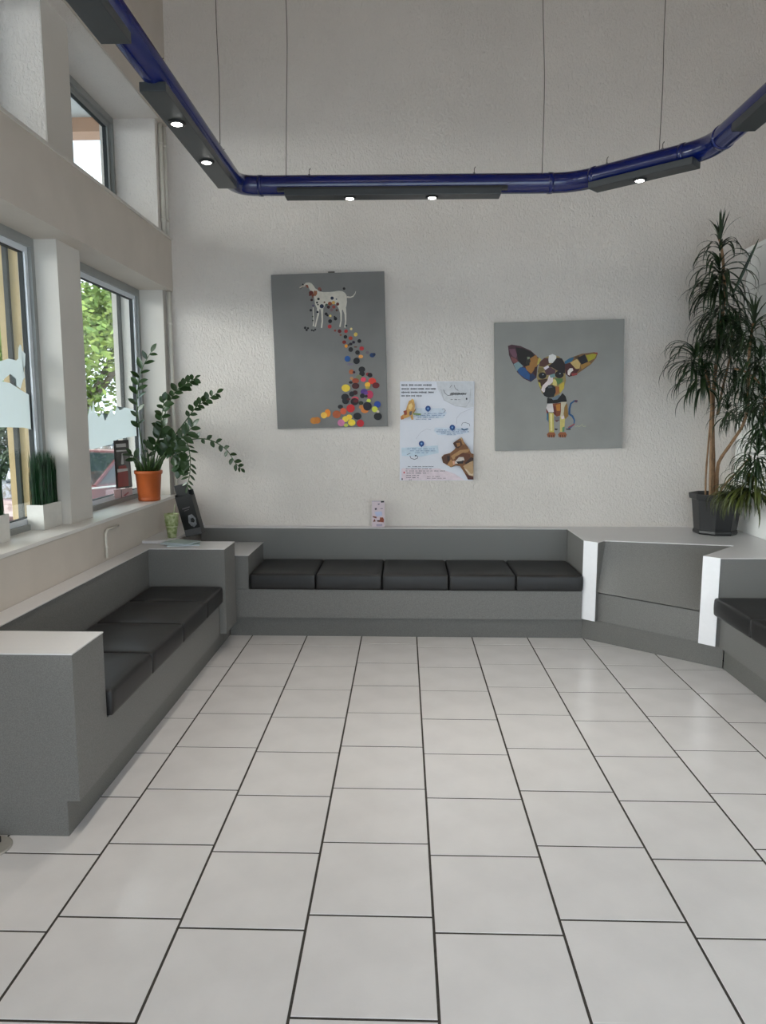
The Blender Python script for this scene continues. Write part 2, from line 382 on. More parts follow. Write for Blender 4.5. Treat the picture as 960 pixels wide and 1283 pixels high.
# right bench
b5 = empty('bench', (2.3, 3.4, 0)); o5 = b5.location
tag(b5, 'grey built-in bench on the right, cut off by the edge of the photo', 'bench', 'built-in grey benches')
prism_obj('armrest', LAM, [(1.888, 4.522), (1.964, 4.446), (2.57, 4.446), (2.57, 4.87), (2.225, 4.87)], .155, .714, b5, o=o5)
tag(strip('edge_strip', (1.884, 4.514), (1.960, 4.440), .155, .719, b5, o5), 'bright white end strip')
box('seat_panel', LAM, (1.985, 2.5, 2.4, 4.445, .150, .357), b5, o=o5)
box('toe_kick', LAMK, (2.03, 2.5, 2.4, 4.468, 0, .150), b5, o=o5)
box('backrest', LAM, (2.46, 2.57, 2.4, 4.445, .358, .714), b5, o=o5)
box('backrest_top', TOPM, (2.45, 2.572, 2.4, 4.434, .714, .7185), b5, o=o5)

# corner ledge board behind the left bench
tag(prism_obj('corner_shelf', TOPM, [(-1.80, 4.86), (-1.69, 4.86), (-1.60, 4.96), (-1.60, 5.718), (-1.80, 5.718)], .7195, .737),
    'small raised white shelf board in the left back corner', 'shelf')

# ------------------------------------------------------------------ cushions
def cushion_mesh(name, lx, ly, h, seed):
    rnd = random.Random(seed); bm = bmesh.new()
    r = .012
    def pt(u, v, w):
        x, y, z = (u - .5) * lx, (v - .5) * ly, w * h
        # rounded box
        hx, hy = lx / 2 - r, ly / 2 - r
        px, py, pz = max(-hx, min(hx, x)), max(-hy, min(hy, y)), max(r, min(h - r, z))
        d = Vector((x - px, y - py, z - pz))
        q = Vector((px, py, pz)) + (d.normalized() * r if d.length > 1e-9 else d)
        e = max(0, 1 - (2 * u - 1) ** 4) * max(0, 1 - (2 * v - 1) ** 4)
        if w > .5: q.z += .010 * e * w + .0022 * math.sin(9 * u + seed) * math.sin(7 * v + 2 * seed) * e
        mid = 1 - (2 * w - 1) ** 2
        q.x += math.copysign(.004, x) * mid * (1 if abs(u - .5) > .49 else 0)
        q.y += math.copysign(.004, y) * mid * (1 if abs(v - .5) > .49 else 0)
        return q
    def grid(n):  # dense near the ends
        base = [0, .012, .03] + [k / n for k in range(1, n)] + [.97, .988, 1]
        return sorted(set(base))
    U, V, Wd = grid(10), grid(10), [0, .08, .18, .4, .6, .82, .92, 1]
    cache = {}
    def vt(u, v, w):
        k = (round(u, 4), round(v, 4), round(w, 4))
        if k not in cache: cache[k] = bm.verts.new(pt(u, v, w))
        return cache[k]
    for i in range(len(U) - 1):
        for j in range(len(V) - 1):
            for w in (0, 1): bm.faces.new([vt(U[i + a], V[j + b], w) for a, b in ((0, 0), (1, 0), (1, 1), (0, 1))])
        for k in range(len(Wd) - 1):
            for v in (0, 1): bm.faces.new([vt(U[i + a], v, Wd[k + b]) for a, b in ((0, 0), (1, 0), (1, 1), (0, 1))])
    for j in range(len(V) - 1):
        for k in range(len(Wd) - 1):
            for u in (0, 1): bm.faces.new([vt(u, V[j + a], Wd[k + b]) for a, b in ((0, 0), (1, 0), (1, 1), (0, 1))])
    bmesh.ops.recalc_face_normals(bm, faces=bm.faces)
    me = bpy.data.meshes.new(name); bm.to_mesh(me); bm.free(); me.materials.append(LEATHER)
    for p in me.polygons: p.use_smooth = True
    return me
def cushion(x0, x1, y0, y1, z0, z1, seed, label, group):
    root = empty('seat_cushion', ((x0 + x1) / 2, (y0 + y1) / 2, z0))
    tag(root, label, 'cushion', group)
    link('cushion_body', cushion_mesh('cushion', x1 - x0, y1 - y0, z1 - z0, seed), root)
    # sewn seam round the top edge
    lx, ly, h = (x1 - x0) / 2 - .004, (y1 - y0) / 2 - .004, z1 - z0 - .010
    pts = []
    for (cx, cy, a0) in ((lx - .02, ly - .02, 0), (-lx + .02, ly - .02, 90), (-lx + .02, -ly + .02, 180), (lx - .02, -ly + .02, 270)):
        for k in range(4): a = R(a0 + k * 30); pts.append((cx + .02 * math.cos(a), cy + .02 * math.sin(a), h))
    pts.append(pts[0])
    tube_obj('seam', LEATHER, pts, .0018, root, 5)
    return root
gL = 'cushions on the left bench'
yj = [2.812, 3.297, 3.785, 4.262, 4.655]
for k, d in enumerate(('nearest black cushion of the left bench, beside the big grey armrest', 'second black cushion from the near end of the left bench', 'third black cushion from the near end of the left bench', 'farthest black cushion of the left bench, against its far armrest')):
    cushion(-1.678, -1.197, yj[k] + .005, yj[k + 1] - .005, .3555, .468, k + 1, d, gL)
gB = 'cushions on the back bench'
for k, d in enumerate(('leftmost black cushion of the back bench', 'second black cushion from the left on the back bench', 'middle black cushion of the back bench', 'fourth black cushion from the left on the back bench', 'rightmost black cushion of the back bench, against the white edge strip')):
    x0 = -1.100 + k * .475
    cushion(x0 + .005, x0 + .470, 5.028, 5.585, .3575, .472, k + 11, d, gB)
gR = 'cushions on the right bench'
for k, d in enumerate(('farthest black cushion of the right bench, beside its white edge strip', 'second black cushion of the right bench, cut off by the photo edge')):
    y1 = 4.440 - k * .49
    cushion(1.932, 2.455, y1 - .484, y1 - .005, .3575, .470, k + 21, d, gR)

# ------------------------------------------------------------------ suspended track light
trk = empty('track_light', (0, 4.2, 2.86))
tag(trk, 'long blue tubular track light hung on wires round the seating area', 'track light')
ot = trk.location
ZT = 2.858
def rounded(pts, r, n=7):
    out = [Vector(pts[0])]
    for i in range(1, len(pts) - 1):
        a, b, d = Vector(pts[i - 1]), Vector(pts[i]), Vector(pts[i + 1])
        p, q = b + (a - b).normalized() * r, b + (d - b).normalized() * r
        for k in range(n + 1):
            t = k / n; out.append(p * (1 - t) ** 2 + b * 2 * t * (1 - t) + q * t * t)
    out.append(Vector(pts[-1])); return out
tp = [(-.935, -.8, ZT), (-.935, 4.20, ZT), (.925, 4.20, ZT), (1.465, 3.70, ZT), (1.465, -.3, ZT)]
tube_obj('tube', BLUE, [p - ot for p in rounded(tp, .13)], .053, trk, 24)
for p, d in (((.80, 4.2), (1, 0)), ((1.02, 4.112), (.735, -.68)), ((1.37, 3.788), (.735, -.68)), ((1.465, 3.56), (0, -1)), ((-.80, 4.2), (1, 0))):
    v = Vector((d[0], d[1], 0)).normalized() * .012; q = Vector((p[0], p[1], ZT)) - ot
    tube_obj('collar', BLUE, [q - v, q + v], .056, trk, 24)
def housing(p, q, off, lights, n=1):
    p, q = Vector((p[0], p[1], 0)), Vector((q[0], q[1], 0)); d = (q - p).normalized(); s = Vector((d.y, -d.x, 0))
    if s.dot(Vector((.2, 1.5, 0)) - p) < 0: s = -s
    z0, z1 = 2.778, 2.812; w = .05
    bm = bmesh.new()
    P = [(p + s * (off - w)), (q + s * (off - w)), (q + s * (off + w)), (p + s * (off + w))]
    prism(bm, [(v.x - ot.x, v.y - ot.y) for v in P], z0 - ot.z, z1 - ot.z)
    h = finish('lamp_housing', bm, DARKM, trk, bevel=.003)
    for (x, y) in lights:
        cpt = Vector((x, y, 0)); t = (cpt - p).dot(d); cpt = p + d * t + s * off
        bm = bmesh.new(); lathe(bm, [(.024, 0), (.036, 0), (.036, -.004), (.024, -.006)], 24, (cpt.x - ot.x, cpt.y - ot.y, z0 - ot.z - .0005)); finish('lamp_ring', bm, BLK, h, smooth=True)
        bm = bmesh.new(); lathe(bm, [(.022, 0), (.022, -.006), (.014, -.009)], 24, (cpt.x - ot.x, cpt.y - ot.y, z0 - ot.z - .0005)); finish('lamp_lens', bm, BULB, h, smooth=True)
        l = bpy.data.lights.new('track_spot', 'SPOT'); l.energy = 14; l.color = (1, .93, .82); l.spot_size = R(75); l.spot_blend = .8; l.shadow_soft_size = .02
        lo = bpy.data.objects.new('track_spot', l); COL.objects.link(lo); lo.location = (cpt.x, cpt.y, z0 - .03)
    return h
housing((-.935, 1.2), (-.935, 2.49), 0, [(-.935, 1.6), (-.935, 2.1)])
housing((-.935, 2.83), (-.935, 3.98), 0, [(-.935, 3.12), (-.935, 3.57)])
housing((-.655, 4.2), (.522, 4.2), .045, [(-.301, 4.1), (.151, 4.1)])
housing((1.03, 4.103), (1.43, 3.732), .04, [(1.20, 3.9)])
housing((1.465, 3.28), (1.465, 1.9), .035, [(1.465, 2.9), (1.465, 2.4)])
box('rail', BLK, (-.70, .56, 4.135, 4.165, 2.812, 2.83), trk, o=ot)
box('rail', BLK, (-.96, -.91, 1.1, 4.02, 2.812, 2.83), trk, o=ot)
# hooks
for (x, y) in ((-.529, 4.2), (.383, 4.2), (1.071, 4.066), (1.291, 3.861), (-.935, 3.9), (-.935, 2.95), (-.935, 2.3)):
    bm = bmesh.new(); z = ZT + .052
    tube(bm, [Vector((x, y, z - .004)) - ot, Vector((x, y, z + .028)) - ot, Vector((x + .007, y, z + .038)) - ot], .0022, 6)
    tube(bm, [Vector((x, y, z - .003)) - ot, Vector((x, y, z + .006)) - ot], .006, 8)
    finish('hook', bm, WIREM, trk, smooth=True)
for k, (x, y, s) in enumerate(((-.925, 3.80, 1), (-.659, 4.2, -1), (.755, 4.2, 1), (1.279, 3.872, -1), (-.935, 1.0, 1), (1.465, 1.0, 1))):
    pts = []; L = ZC - (ZT + .05)
    for i in range(26):
        t = i / 25
        wob = .010 * math.sin(5 * t + k) + .004 * math.sin(19 * t + 2 * k)
        pts.append(Vector((x + (wob + s * -.03 * t) * min(1, 6 * t), y + .2 * wob, ZT + .05 + L * t)) - ot)
    tube_obj('hanging_wire', WIREM, pts, .0022, trk, 5)

# ------------------------------------------------------------------ pipes
def pipe_run(name, label, x, y, z0, z1, r, cl):
    t = empty(name, (x, y, z0)); tag(t, label, 'pipe')
    tube_obj('pipe_body', PIPE, [(0, 0, 0), (0, 0, (z1 - z0) / 2), (0, 0, z1 - z0)], r, t, 14)
    for z in cl: tube_obj('pipe_clip', PIPE, [(0, 0, z - z0 - .012), (0, 0, z - z0 + .012)], r * 1.22, t, 14)
    return t
pipe_run('wall_pipe', 'thin white pipe running up beside the high window, nearer the corner', -1.805, 5.685, 2.946, 3.735, .014, (3.05, 3.6))
pipe_run('cable_trunk', 'thicker grey-white conduit beside the high window, left of the thin pipe', -1.812, 5.62, 2.946, 3.735, .016, (3.05, 3.6))
pipe_run('wall_pipe', 'white pipe in the corner behind the zamioculcas, below the beam', -1.812, 5.690, .98, 2.54, .0155, (1.2, 2.3))
# small elbow pipe under the sill
t = empty('elbow_pipe', (-1.785, 4.23, .74)); tag(t, 'small white elbow pipe on the wall under the window sill', 'pipe')
tube_obj('pipe_body', PIPE, [(0, 0, 0), (0, 0, .09), (0, 0, .145), (0, .012, .163), (0, .03, .168), (0, .19, .168)], .0075, t, 10)
tube_obj('pipe_clip', PIPE, [(0, 0, .06), (0, 0, .07)], .011, t, 10)

# floor plate
t = empty('floor_plate', (-1.523, 2.445, 0)); tag(t, 'round steel floor plate beside the near bench armrest', 'floor fitting')
bm = bmesh.new(); lathe(bm, [(.075, 0), (.075, .004), (.069, .007), (.064, .006)], 36); finish('plate', bm, CHROME, t, smooth=True)
bm = bmesh.new(); bx(bm, -.03, .035, -.012, .012, .006, .030); bmesh.ops.rotate(bm, verts=bm.verts, cent=(0, 0, 0), matrix=Matrix.Rotation(R(55), 3, 'Z')); bmesh.ops.translate(bm, verts=bm.verts, vec=(-.004, .01, 0)); finish('latch', bm, BLK, t, bevel=.004)

# ------------------------------------------------------------------ flat print helpers
def pm(rgb): return mat('paint_%d_%d_%d' % rgb, c(*rgb), .55, noise=.06, nscale=30)
class Art:
    """flat painted shapes on a vertical board; source points are photo pixels on the board's plane"""
    def __init__(s, ctr, rot, Y, axis='y'):
        s.c = Vector(ctr); s.rot = rot; s.Y = Y; s.ax = axis; s.n = 0; s.bms = {}
    def uv(s, x, y):
        p = on_y(x, y, s.Y) if s.ax == 'y' else on_x(x, y, s.Y)
        d = p - s.c; a = d.x if s.ax == 'y' else d.y
        ca, sa = math.cos(-s.rot), math.sin(-s.rot)
        return (a * ca - d.z * sa, a * sa + d.z * ca)
    def face(s, part, uvs, rgb, lift=None):
        s.n += 1; z = (.0004 + .00003 * s.n) if lift is None else lift
        bm, ms = s.bms.setdefault(part, (bmesh.new(), []))
        m = pm(rgb)
        if m not in ms: ms.append(m)
        f = bm.faces.new([bm.verts.new((u, -z, v)) for u, v in uvs]); f.material_index = ms.index(m)
    def poly(s, part, pts, rgb): s.face(part, [s.uv(*p) for p in pts], rgb)
    def disc(s, part, x, y, rx, ry, rgb, rot=0, n=16):
        s.poly(part, [(x + rx * math.cos(a) * math.cos(rot) - ry * math.sin(a) * math.sin(rot), y + rx * math.cos(a) * math.sin(rot) + ry * math.sin(a) * math.cos(rot)) for a in [2 * math.pi * k / n for k in range(n)]], rgb)
    def line(s, part, pts, w, rgb):
        w = w if isinstance(w, (list, tuple)) else [w] * len(pts)
        P = [Vector(p) for p in pts]
        L = []; Rr = []
        for i, p in enumerate(P):
            d = (P[min(i + 1, len(P) - 1)] - P[max(0, i - 1)]).normalized(); n = Vector((-d.y, d.x)) * w[i] / 2
            L.append(tuple(p + n)); Rr.append(tuple(p - n))
        for i in range(len(P) - 1): s.poly(part, [L[i], L[i + 1], Rr[i + 1], Rr[i]], rgb)
    def build(s, parent):
        for part, (bm, ms) in s.bms.items():
            for f in bm.faces:
                f.normal_update()
                if f.normal.y > 0: f.normal_flip()
            me = bpy.data.meshes.new(part); bm.to_mesh(me); bm.free()
            for m in ms: me.materials.append(m)
            o = link(part, me, parent)
            if part in ('painted_dots', 'printing'): o['kind'] = 'stuff'

def crop(x0, y0, sc):
    return lambda *pts: [(x0 + a / sc, y0 + b / sc) for a, b in pts]

# painting 1
w1, h1, th = .868, 1.172, .03
p1 = empty('painting', (-.572, YB - th - .004, 2.087)); p1.rotation_euler = (0, R(-1.45), 0)
tag(p1, 'tall grey canvas of a white dog above a trail of coloured dots', 'painting', 'dog paintings on the back wall')
box('canvas', CANV, (-w1 / 2, w1 / 2, 0, th, -h1 / 2, h1 / 2), p1, bevel=.002)
box('hanger', WIREM, (.005, .055, .008, .02, h1 / 2, h1 / 2 + .012), p1)
a = Art((-.572, YB - th - .004, 2.087), R(1.45), YB - th - .004)
T = crop(370, 345, 12.0)
WH = (208, 202, 190)
a.poly('painted_dog', T((130, 140), (160, 112), (205, 106), (245, 120), (280, 160), (300, 195), (335, 215), (360, 240), (420, 252), (520, 250), (590, 243), (650, 232), (710, 238), (750, 265), (772, 300), (778, 400), (768, 470), (745, 510), (700, 520), (655, 505), (620, 440), (560, 420), (500, 425), (450, 440), (430, 490), (380, 510), (330, 500), (300, 440), (285, 340), (270, 250), (225, 225), (205, 190), (190, 160), (165, 148), (145, 155)), WH)
a.poly('painted_dog', T((145, 150), (120, 150), (62, 180), (68, 192), (120, 172), (150, 165)), (196, 180, 164))
a.line('painted_dog', T((120, 170), (95, 188), (75, 207)), .5, (70, 52, 44))
a.line('painted_dog', T((775, 325), (830, 330), (870, 315), (900, 275), (910, 240)), [1.9, 1.7, 1.4, 1.0, .5], WH)
for pts, w in ((((345, 500), (345, 590), (320, 690), (300, 775)), [3.2, 2.2, 1.6, 1.7]), (((400, 495), (405, 590), (408, 690), (395, 790)), [3.8, 2.3, 1.7, 1.8]),
               (((675, 480), (690, 570), (690, 680), (672, 775)), [4.2, 2.3, 1.6, 1.8]), (((735, 490), (755, 580), (758, 690), (748, 785)), [4.6, 2.4, 1.7, 1.9]), (((270, 480), (275, 600), (280, 700), (272, 765)), [1, 1, 1.1, 1.6])):
    a.line('painted_dog', T(*pts), w, WH)
a.poly('painted_dog', T((150, 140), (190, 145), (205, 185), (180, 190), (165, 165)), (134, 72, 48))
a.poly('painted_dog', T((280, 230), (330, 235), (330, 280), (300, 320), (275, 290)), (150, 96, 66))
BK, NV, RD, DR, YE, OR, BR, BL, PK, PU, MG, LG = (18, 17, 22), (26, 38, 66), (176, 40, 40), (92, 26, 26), (226, 196, 60), (220, 130, 46), (150, 92, 42), (34, 74, 148), (214, 90, 120), (84, 60, 140), (190, 52, 100), (206, 214, 84)
for x, y, r, col in ((115, 138, 12, BK), (240, 265, 34, (96, 34, 22)), (222, 295, 16, DR), (265, 300, 22, (120, 58, 36)), (248, 370, 20, (50, 22, 26)), (260, 330, 14, (110, 80, 66)), (365, 205, 26, (136, 84, 74)), (385, 225, 12, DR),
                     (735, 200, 20, BK), (350, 355, 20, (30, 42, 40)), (328, 410, 16, (34, 44, 48)), (342, 440, 12, (40, 52, 50)), (400, 465, 32, NV), (440, 405, 14, (96, 70, 52)), (555, 343, 25, NV), (620, 358, 11, (66, 78, 90)),
                     (522, 425, 30, (140, 72, 44)), (575, 410, 26, (214, 168, 90)), (638, 432, 24, (100, 38, 32)), (500, 478, 24, (58, 22, 26)), (580, 475, 26, (150, 70, 64)), (545, 520, 24, (126, 96, 100)), (470, 445, 20, (80, 94, 80)), (625, 525, 18, (84, 54, 44)),
                     (235, 525, 19, BK), (336, 552, 18, (22, 30, 44)), (270, 455, 16, (84, 70, 100)), (465, 580, 22, BK), (485, 602, 17, BK), (528, 610, 18, (232, 208, 120)), (525, 690, 30, BK), (605, 652, 26, BK), (592, 625, 14, BK), (518, 770, 30, (170, 44, 48)),
                     (262, 620, 12, (60, 66, 52)), (265, 680, 12, (46, 48, 44)), (150, 790, 20, BK), (172, 822, 18, BK), (192, 795, 16, BK), (250, 825, 14, BK), (278, 832, 14, BK), (302, 815, 14, BK), (768, 758, 16, (26, 56, 56)),
                     (600, 832, 16, (140, 50, 46)), (668, 840, 28, (120, 30, 30)), (765, 840, 26, (160, 34, 36)), (842, 806, 18, (232, 214, 150)), (912, 885, 26, (222, 194, 96))):
    a.disc('painted_dots', 370 + x / 12, 345 + y / 12, r / 12, r / 12, col)
for q in ((415, 90, 20, 20, DR), (487, 95, 17, 17, RD), (430, 135, 13, 13, (130, 80, 62)), (484, 156, 21, 21, BK), (543, 172, 24, 22, (176, 62, 36)), (600, 130, 20, 22, (216, 186, 90)), (643, 204, 22, 22, BK), (470, 217, 23, 20, (126, 30, 20)), (578, 218, 18, 16, (28, 14, 40)), (545, 238, 20, 16, (26, 16, 30)), (522, 250, 13, 13, (84, 62, 40)),
          (492, 262, 18, 20, (232, 150, 40)), (545, 301, 27, 28, BK), (600, 272, 20, 8, (96, 60, 48)), (670, 290, 26, 24, (180, 40, 44)), (622, 336, 26, 26, BK), (735, 335, 18, 18, (116, 100, 112)), (660, 382, 26, 20, (230, 156, 74)), (792, 366, 30, 26, (18, 52, 100)), (812, 358, 18, 18, (22, 40, 74)),
          (507, 408, 33, 34, (28, 82, 150)), (611, 432, 37, 37, BK), (540, 470, 40, 12, (120, 112, 128)), (672, 530, 38, 34, BK), (674, 578, 32, 30, BK), (552, 557, 28, 28, (170, 92, 52)), (582, 562, 16, 14, (50, 22, 40)), (742, 585, 24, 20, (140, 36, 44)), (765, 594, 28, 26, (30, 14, 18)),
          (640, 620, 36, 30, (118, 122, 92)), (556, 632, 20, 18, (184, 130, 84)), (600, 660, 40, 30, (150, 66, 40)), (690, 645, 30, 27, (212, 56, 86)), (790, 662, 44, 36, (210, 56, 40)), (545, 678, 22, 16, BK), (833, 712, 42, 34, (100, 16, 24)), (738, 705, 33, 30, (236, 178, 54)), (738, 738, 26, 14, (186, 160, 60)), (600, 718, 42, 36, (66, 14, 16)),
          (489, 743, 49, 42, YE), (697, 785, 40, 34, (78, 50, 130)), (760, 818, 42, 48, (180, 46, 84)), (720, 800, 24, 20, (104, 60, 140)), (594, 795, 30, 27, (56, 14, 18)), (556, 810, 30, 30, BK), (480, 846, 44, 40, BK), (486, 890, 40, 38, BK), (520, 870, 20, 14, (80, 16, 24)), (678, 832, 28, 28, BK), (722, 836, 18, 16, BK),
          (595, 868, 40, 30, (200, 66, 84)), (590, 898, 46, 42, (30, 8, 14)), (602, 890, 28, 20, (90, 12, 24)), (750, 888, 24, 22, LG), (662, 914, 28, 22, (34, 40, 20)), (735, 950, 50, 50, BK), (666, 960, 28, 24, (196, 122, 60)), (705, 996, 44, 34, (206, 120, 50)), (735, 952, 48, 50, (20, 12, 28)), (850, 930, 38, 38, (30, 66, 150)), (820, 985, 34, 34, (204, 206, 70)), (856, 1012, 16, 16, (216, 200, 180)),
          (427, 957, 30, 24, BK), (543, 975, 48, 46, (198, 34, 36)), (460, 1008, 36, 38, (204, 88, 54)), (280, 1030, 34, 46, (232, 136, 34)), (238, 1054, 36, 36, (240, 190, 74)), (384, 1044, 48, 44, (170, 84, 44)), (621, 1064, 47, 40, BK), (856, 1068, 47, 43, BK), (528, 1075, 34, 30, (242, 200, 60)), (484, 1098, 36, 34, (236, 206, 70)), (435, 1140, 40, 40, (204, 120, 160)), (490, 1168, 26, 20, (190, 196, 90)),
          (556, 1138, 42, 38, (240, 210, 60)), (655, 1146, 42, 42, (188, 30, 42)), (125, 1116, 44, 38, (194, 122, 40)), (160, 1112, 40, 38, (190, 116, 40)), (110, 1112, 24, 24, (196, 126, 44)), (366, 85, 14, 12, (130, 58, 50))):
    a.disc('painted_dots', 380 + q[0] / 9.143, 405 + q[1] / 9.143, q[2] / 9.143, q[3] / 9.143, q[4])
a.build(p1)

# painting 2
w2, h2 = .985, .978
p2c = (1.196, YB - th - .004, 1.821)
p2 = empty('painting', p2c); p2.rotation_euler = (0, R(-1.45), 0)
tag(p2, 'square grey canvas of a colourful patchwork big-eared puppy', 'painting', 'dog paintings on the back wall')
box('canvas', mat('pale_grey_canvas', c(150, 150, 147), .7, noise=.05, nscale=4, bump=.2, bscale=300, bdist=.001), (-w2 / 2, w2 / 2, 0, th, -h2 / 2, h2 / 2), p2, bevel=.002)
a = Art(p2c, R(1.45), p2c[1]); T = crop(630, 425, 7.68)
def PP(rgb, *pts): a.poly('painted_puppy', T(*pts), rgb)
# ears
PP((72, 40, 50), (50, 65), (85, 52), (170, 65), (270, 110), (330, 165), (370, 195), (335, 260), (325, 370), (270, 412), (200, 378), (140, 320), (100, 240), (75, 190), (60, 150), (55, 100))
PP((110, 72, 88), (62, 95), (118, 92), (138, 150), (130, 185), (95, 165), (72, 130)); PP((128, 74, 74), (78, 165), (130, 190), (150, 215), (110, 235), (85, 200))
PP((26, 18, 16), (125, 78), (200, 88), (290, 130), (300, 165), (262, 265), (210, 262), (150, 212), (138, 150)); PP((160, 112, 54), (262, 185), (322, 150), (345, 200), (330, 260), (275, 330), (232, 300), (218, 262), (258, 250))
PP((46, 40, 34), (232, 165), (262, 175), (268, 215), (240, 250), (222, 230)); PP((120, 128, 106), (235, 170), (262, 170), (258, 190), (238, 195))
PP((126, 150, 156), (105, 240), (150, 215), (200, 262), (165, 275), (135, 310)); PP((34, 80, 134), (140, 300), (170, 270), (215, 275), (262, 340), (262, 395), (215, 378), (160, 335)); PP((24, 42, 78), (262, 340), (290, 330), (320, 365), (272, 408), (258, 395))
PP((52, 22, 24), (290, 325), (310, 270), (330, 262), (325, 362)); PP((190, 176, 84), (345, 175), (372, 192), (352, 235), (330, 250))
PP((120, 88, 54), (595, 215), (650, 180), (760, 140), (880, 125), (915, 135), (900, 180), (850, 240), (780, 290), (700, 345), (640, 362), (610, 340), (590, 290))
PP((40, 96, 130), (595, 215), (640, 185), (690, 172), (665, 215), (600, 240)); PP((196, 168, 108), (650, 225), (715, 190), (748, 235), (740, 280), (705, 288), (680, 260)); PP((84, 66, 40), (690, 172), (735, 158), (740, 180), (715, 195))
PP((26, 24, 30), (718, 180), (790, 145), (820, 215), (760, 245)); PP((166, 158, 44), (800, 155), (870, 140), (905, 145), (885, 185), (825, 215)); PP((150, 64, 52), (870, 128), (912, 128), (912, 150), (890, 140))
PP((160, 120, 56), (745, 250), (830, 218), (850, 235), (760, 290)); PP((70, 26, 28), (592, 240), (650, 228), (700, 285), (740, 290), (690, 348), (635, 362), (605, 330)); PP((230, 220, 216), (625, 305), (645, 280), (672, 278), (680, 300), (655, 320), (642, 350), (625, 340)); PP((150, 60, 60), (660, 330), (720, 325), (715, 345), (670, 355))
# head
PP((150, 130, 84), (345, 260), (370, 205), (420, 170), (480, 148), (540, 165), (590, 210), (600, 290), (608, 400), (585, 480), (545, 530), (490, 565), (430, 560), (380, 520), (350, 450), (328, 370))
PP((86, 50, 44), (355, 220), (400, 180), (440, 185), (450, 235), (400, 265), (350, 260)); PP((28, 16, 18), (470, 235), (520, 178), (570, 185), (600, 240), (600, 330), (520, 300), (480, 275), (440, 260)); PP((84, 52, 62), (400, 290), (450, 262), (510, 300), (500, 340), (420, 345)); PP((228, 226, 224), (440, 200), (445, 155), (480, 143), (515, 160), (515, 185), (480, 230), (445, 228)); PP((226, 216, 226), (392, 275), (435, 252), (447, 270), (410, 296)); PP((122, 106, 60), (345, 270), (390, 275), (400, 300), (350, 330), (335, 310))
PP((70, 46, 34), (340, 390), (430, 380), (420, 425), (375, 455), (345, 440)); PP((228, 214, 214), (445, 350), (482, 345), (485, 410), (440, 450), (400, 520), (370, 490), (385, 445), (430, 400)); PP((116, 150, 150), (450, 345), (500, 330), (505, 365), (460, 372)); PP((214, 200, 122), (485, 385), (520, 390), (520, 450), (480, 440)); PP((84, 120, 66), (500, 375), (580, 378), (575, 410), (530, 440), (515, 400)); PP((196, 172, 62), (545, 440), (590, 410), (590, 470), (555, 520), (540, 490)); PP((160, 100, 52), (500, 450), (545, 460), (545, 515), (505, 540), (500, 490)); PP((190, 176, 84), (340, 410), (362, 420), (368, 470), (350, 450))
for ex, ey, r in ((382, 350, 38), (545, 340, 42)):
    a.disc('painted_puppy', 630 + ex / 7.68, 425 + ey / 7.68, r / 7.68, (r - 6) / 7.68, (18, 14, 14)); a.disc('painted_puppy', 630 + (ex + 4) / 7.68, 425 + (ey - 8) / 7.68, 1.1, .8, (96, 104, 116)); a.disc('painted_puppy', 630 + (ex + 8) / 7.68, 425 + (ey - 10) / 7.68, .5, .4, (200, 206, 214))
PP((20, 18, 20), (410, 470), (440, 442), (480, 440), (508, 462), (510, 510), (490, 555), (440, 565), (400, 545), (385, 520), (405, 505)); PP((70, 74, 82), (430, 455), (470, 448), (480, 465), (440, 472)); PP((110, 124, 136), (470, 565), (540, 535), (555, 545), (525, 580), (485, 585))
# body
PP((18, 14, 16), (428, 565), (470, 570), (485, 585), (525, 580), (555, 545), (575, 518), (605, 550), (618, 602), (560, 605), (520, 615), (425, 618)); PP((124, 62, 32), (480, 620), (560, 612), (565, 730), (520, 745), (485, 715)); PP((186, 120, 44), (510, 632), (555, 620), (552, 690), (520, 690)); PP((92, 26, 24), (480, 640), (505, 650), (515, 735), (488, 712))
PP((222, 214, 214), (430, 625), (480, 620), (492, 700), (440, 700), (418, 660)); PP((206, 196, 170), (560, 605), (615, 602), (590, 660), (585, 760), (552, 760), (560, 690)); PP((142, 108, 54), (595, 650), (620, 612), (632, 740), (600, 770), (585, 720)); PP((60, 66, 80), (425, 680), (440, 705), (440, 800), (424, 770)); PP((58, 130, 160), (424, 715), (432, 715), (438, 800), (426, 770)); PP((130, 40, 36), (415, 670), (440, 700), (425, 715))
PP((196, 180, 92), (443, 705), (490, 712), (494, 895), (447, 900)); PP((226, 214, 150), (455, 715), (474, 718), (478, 880), (460, 880)); PP((206, 190, 112), (552, 740), (600, 760), (590, 890), (550, 892)); PP((230, 214, 214), (560, 745), (590, 735), (592, 765), (565, 770)); PP((96, 140, 96), (572, 850), (596, 840), (592, 890), (572, 890)); PP((120, 116, 120), (495, 745), (550, 745), (545, 785), (498, 780)); PP((90, 24, 30), (498, 782), (548, 778), (520, 796)); PP((40, 30, 30), (500, 858), (532, 862), (520, 876), (500, 872)); PP((60, 30, 30), (605, 862), (650, 858), (655, 872), (615, 872))
for fx in (468, 575):
    PP((150, 88, 52), (fx - 44, 915), (fx - 25, 895), (fx + 30, 895), (fx + 40, 920), (fx + 30, 945), (fx - 35, 942))
    for k in (-22, 0, 22): a.line('painted_puppy', T((fx + k, 920), (fx + k + 2, 945)), .9, (50, 26, 20))
a.line('painted_puppy', T((720, 598), (690, 592), (655, 620), (642, 670), (640, 720), (670, 740), (690, 780), (685, 820), (655, 848), (630, 860)), [1.2, 1.8, 2.2, 2.4, 2.6, 2.4, 1.8, 1.5, 1.5, 1], (44, 88, 134))
a.line('painted_puppy', T((720, 592), (700, 588), (690, 600), (715, 606)), 1.0, (110, 40, 50)); a.line('painted_puppy', T((690, 815), (660, 835), (630, 850)), 1.6, (150, 74, 80))
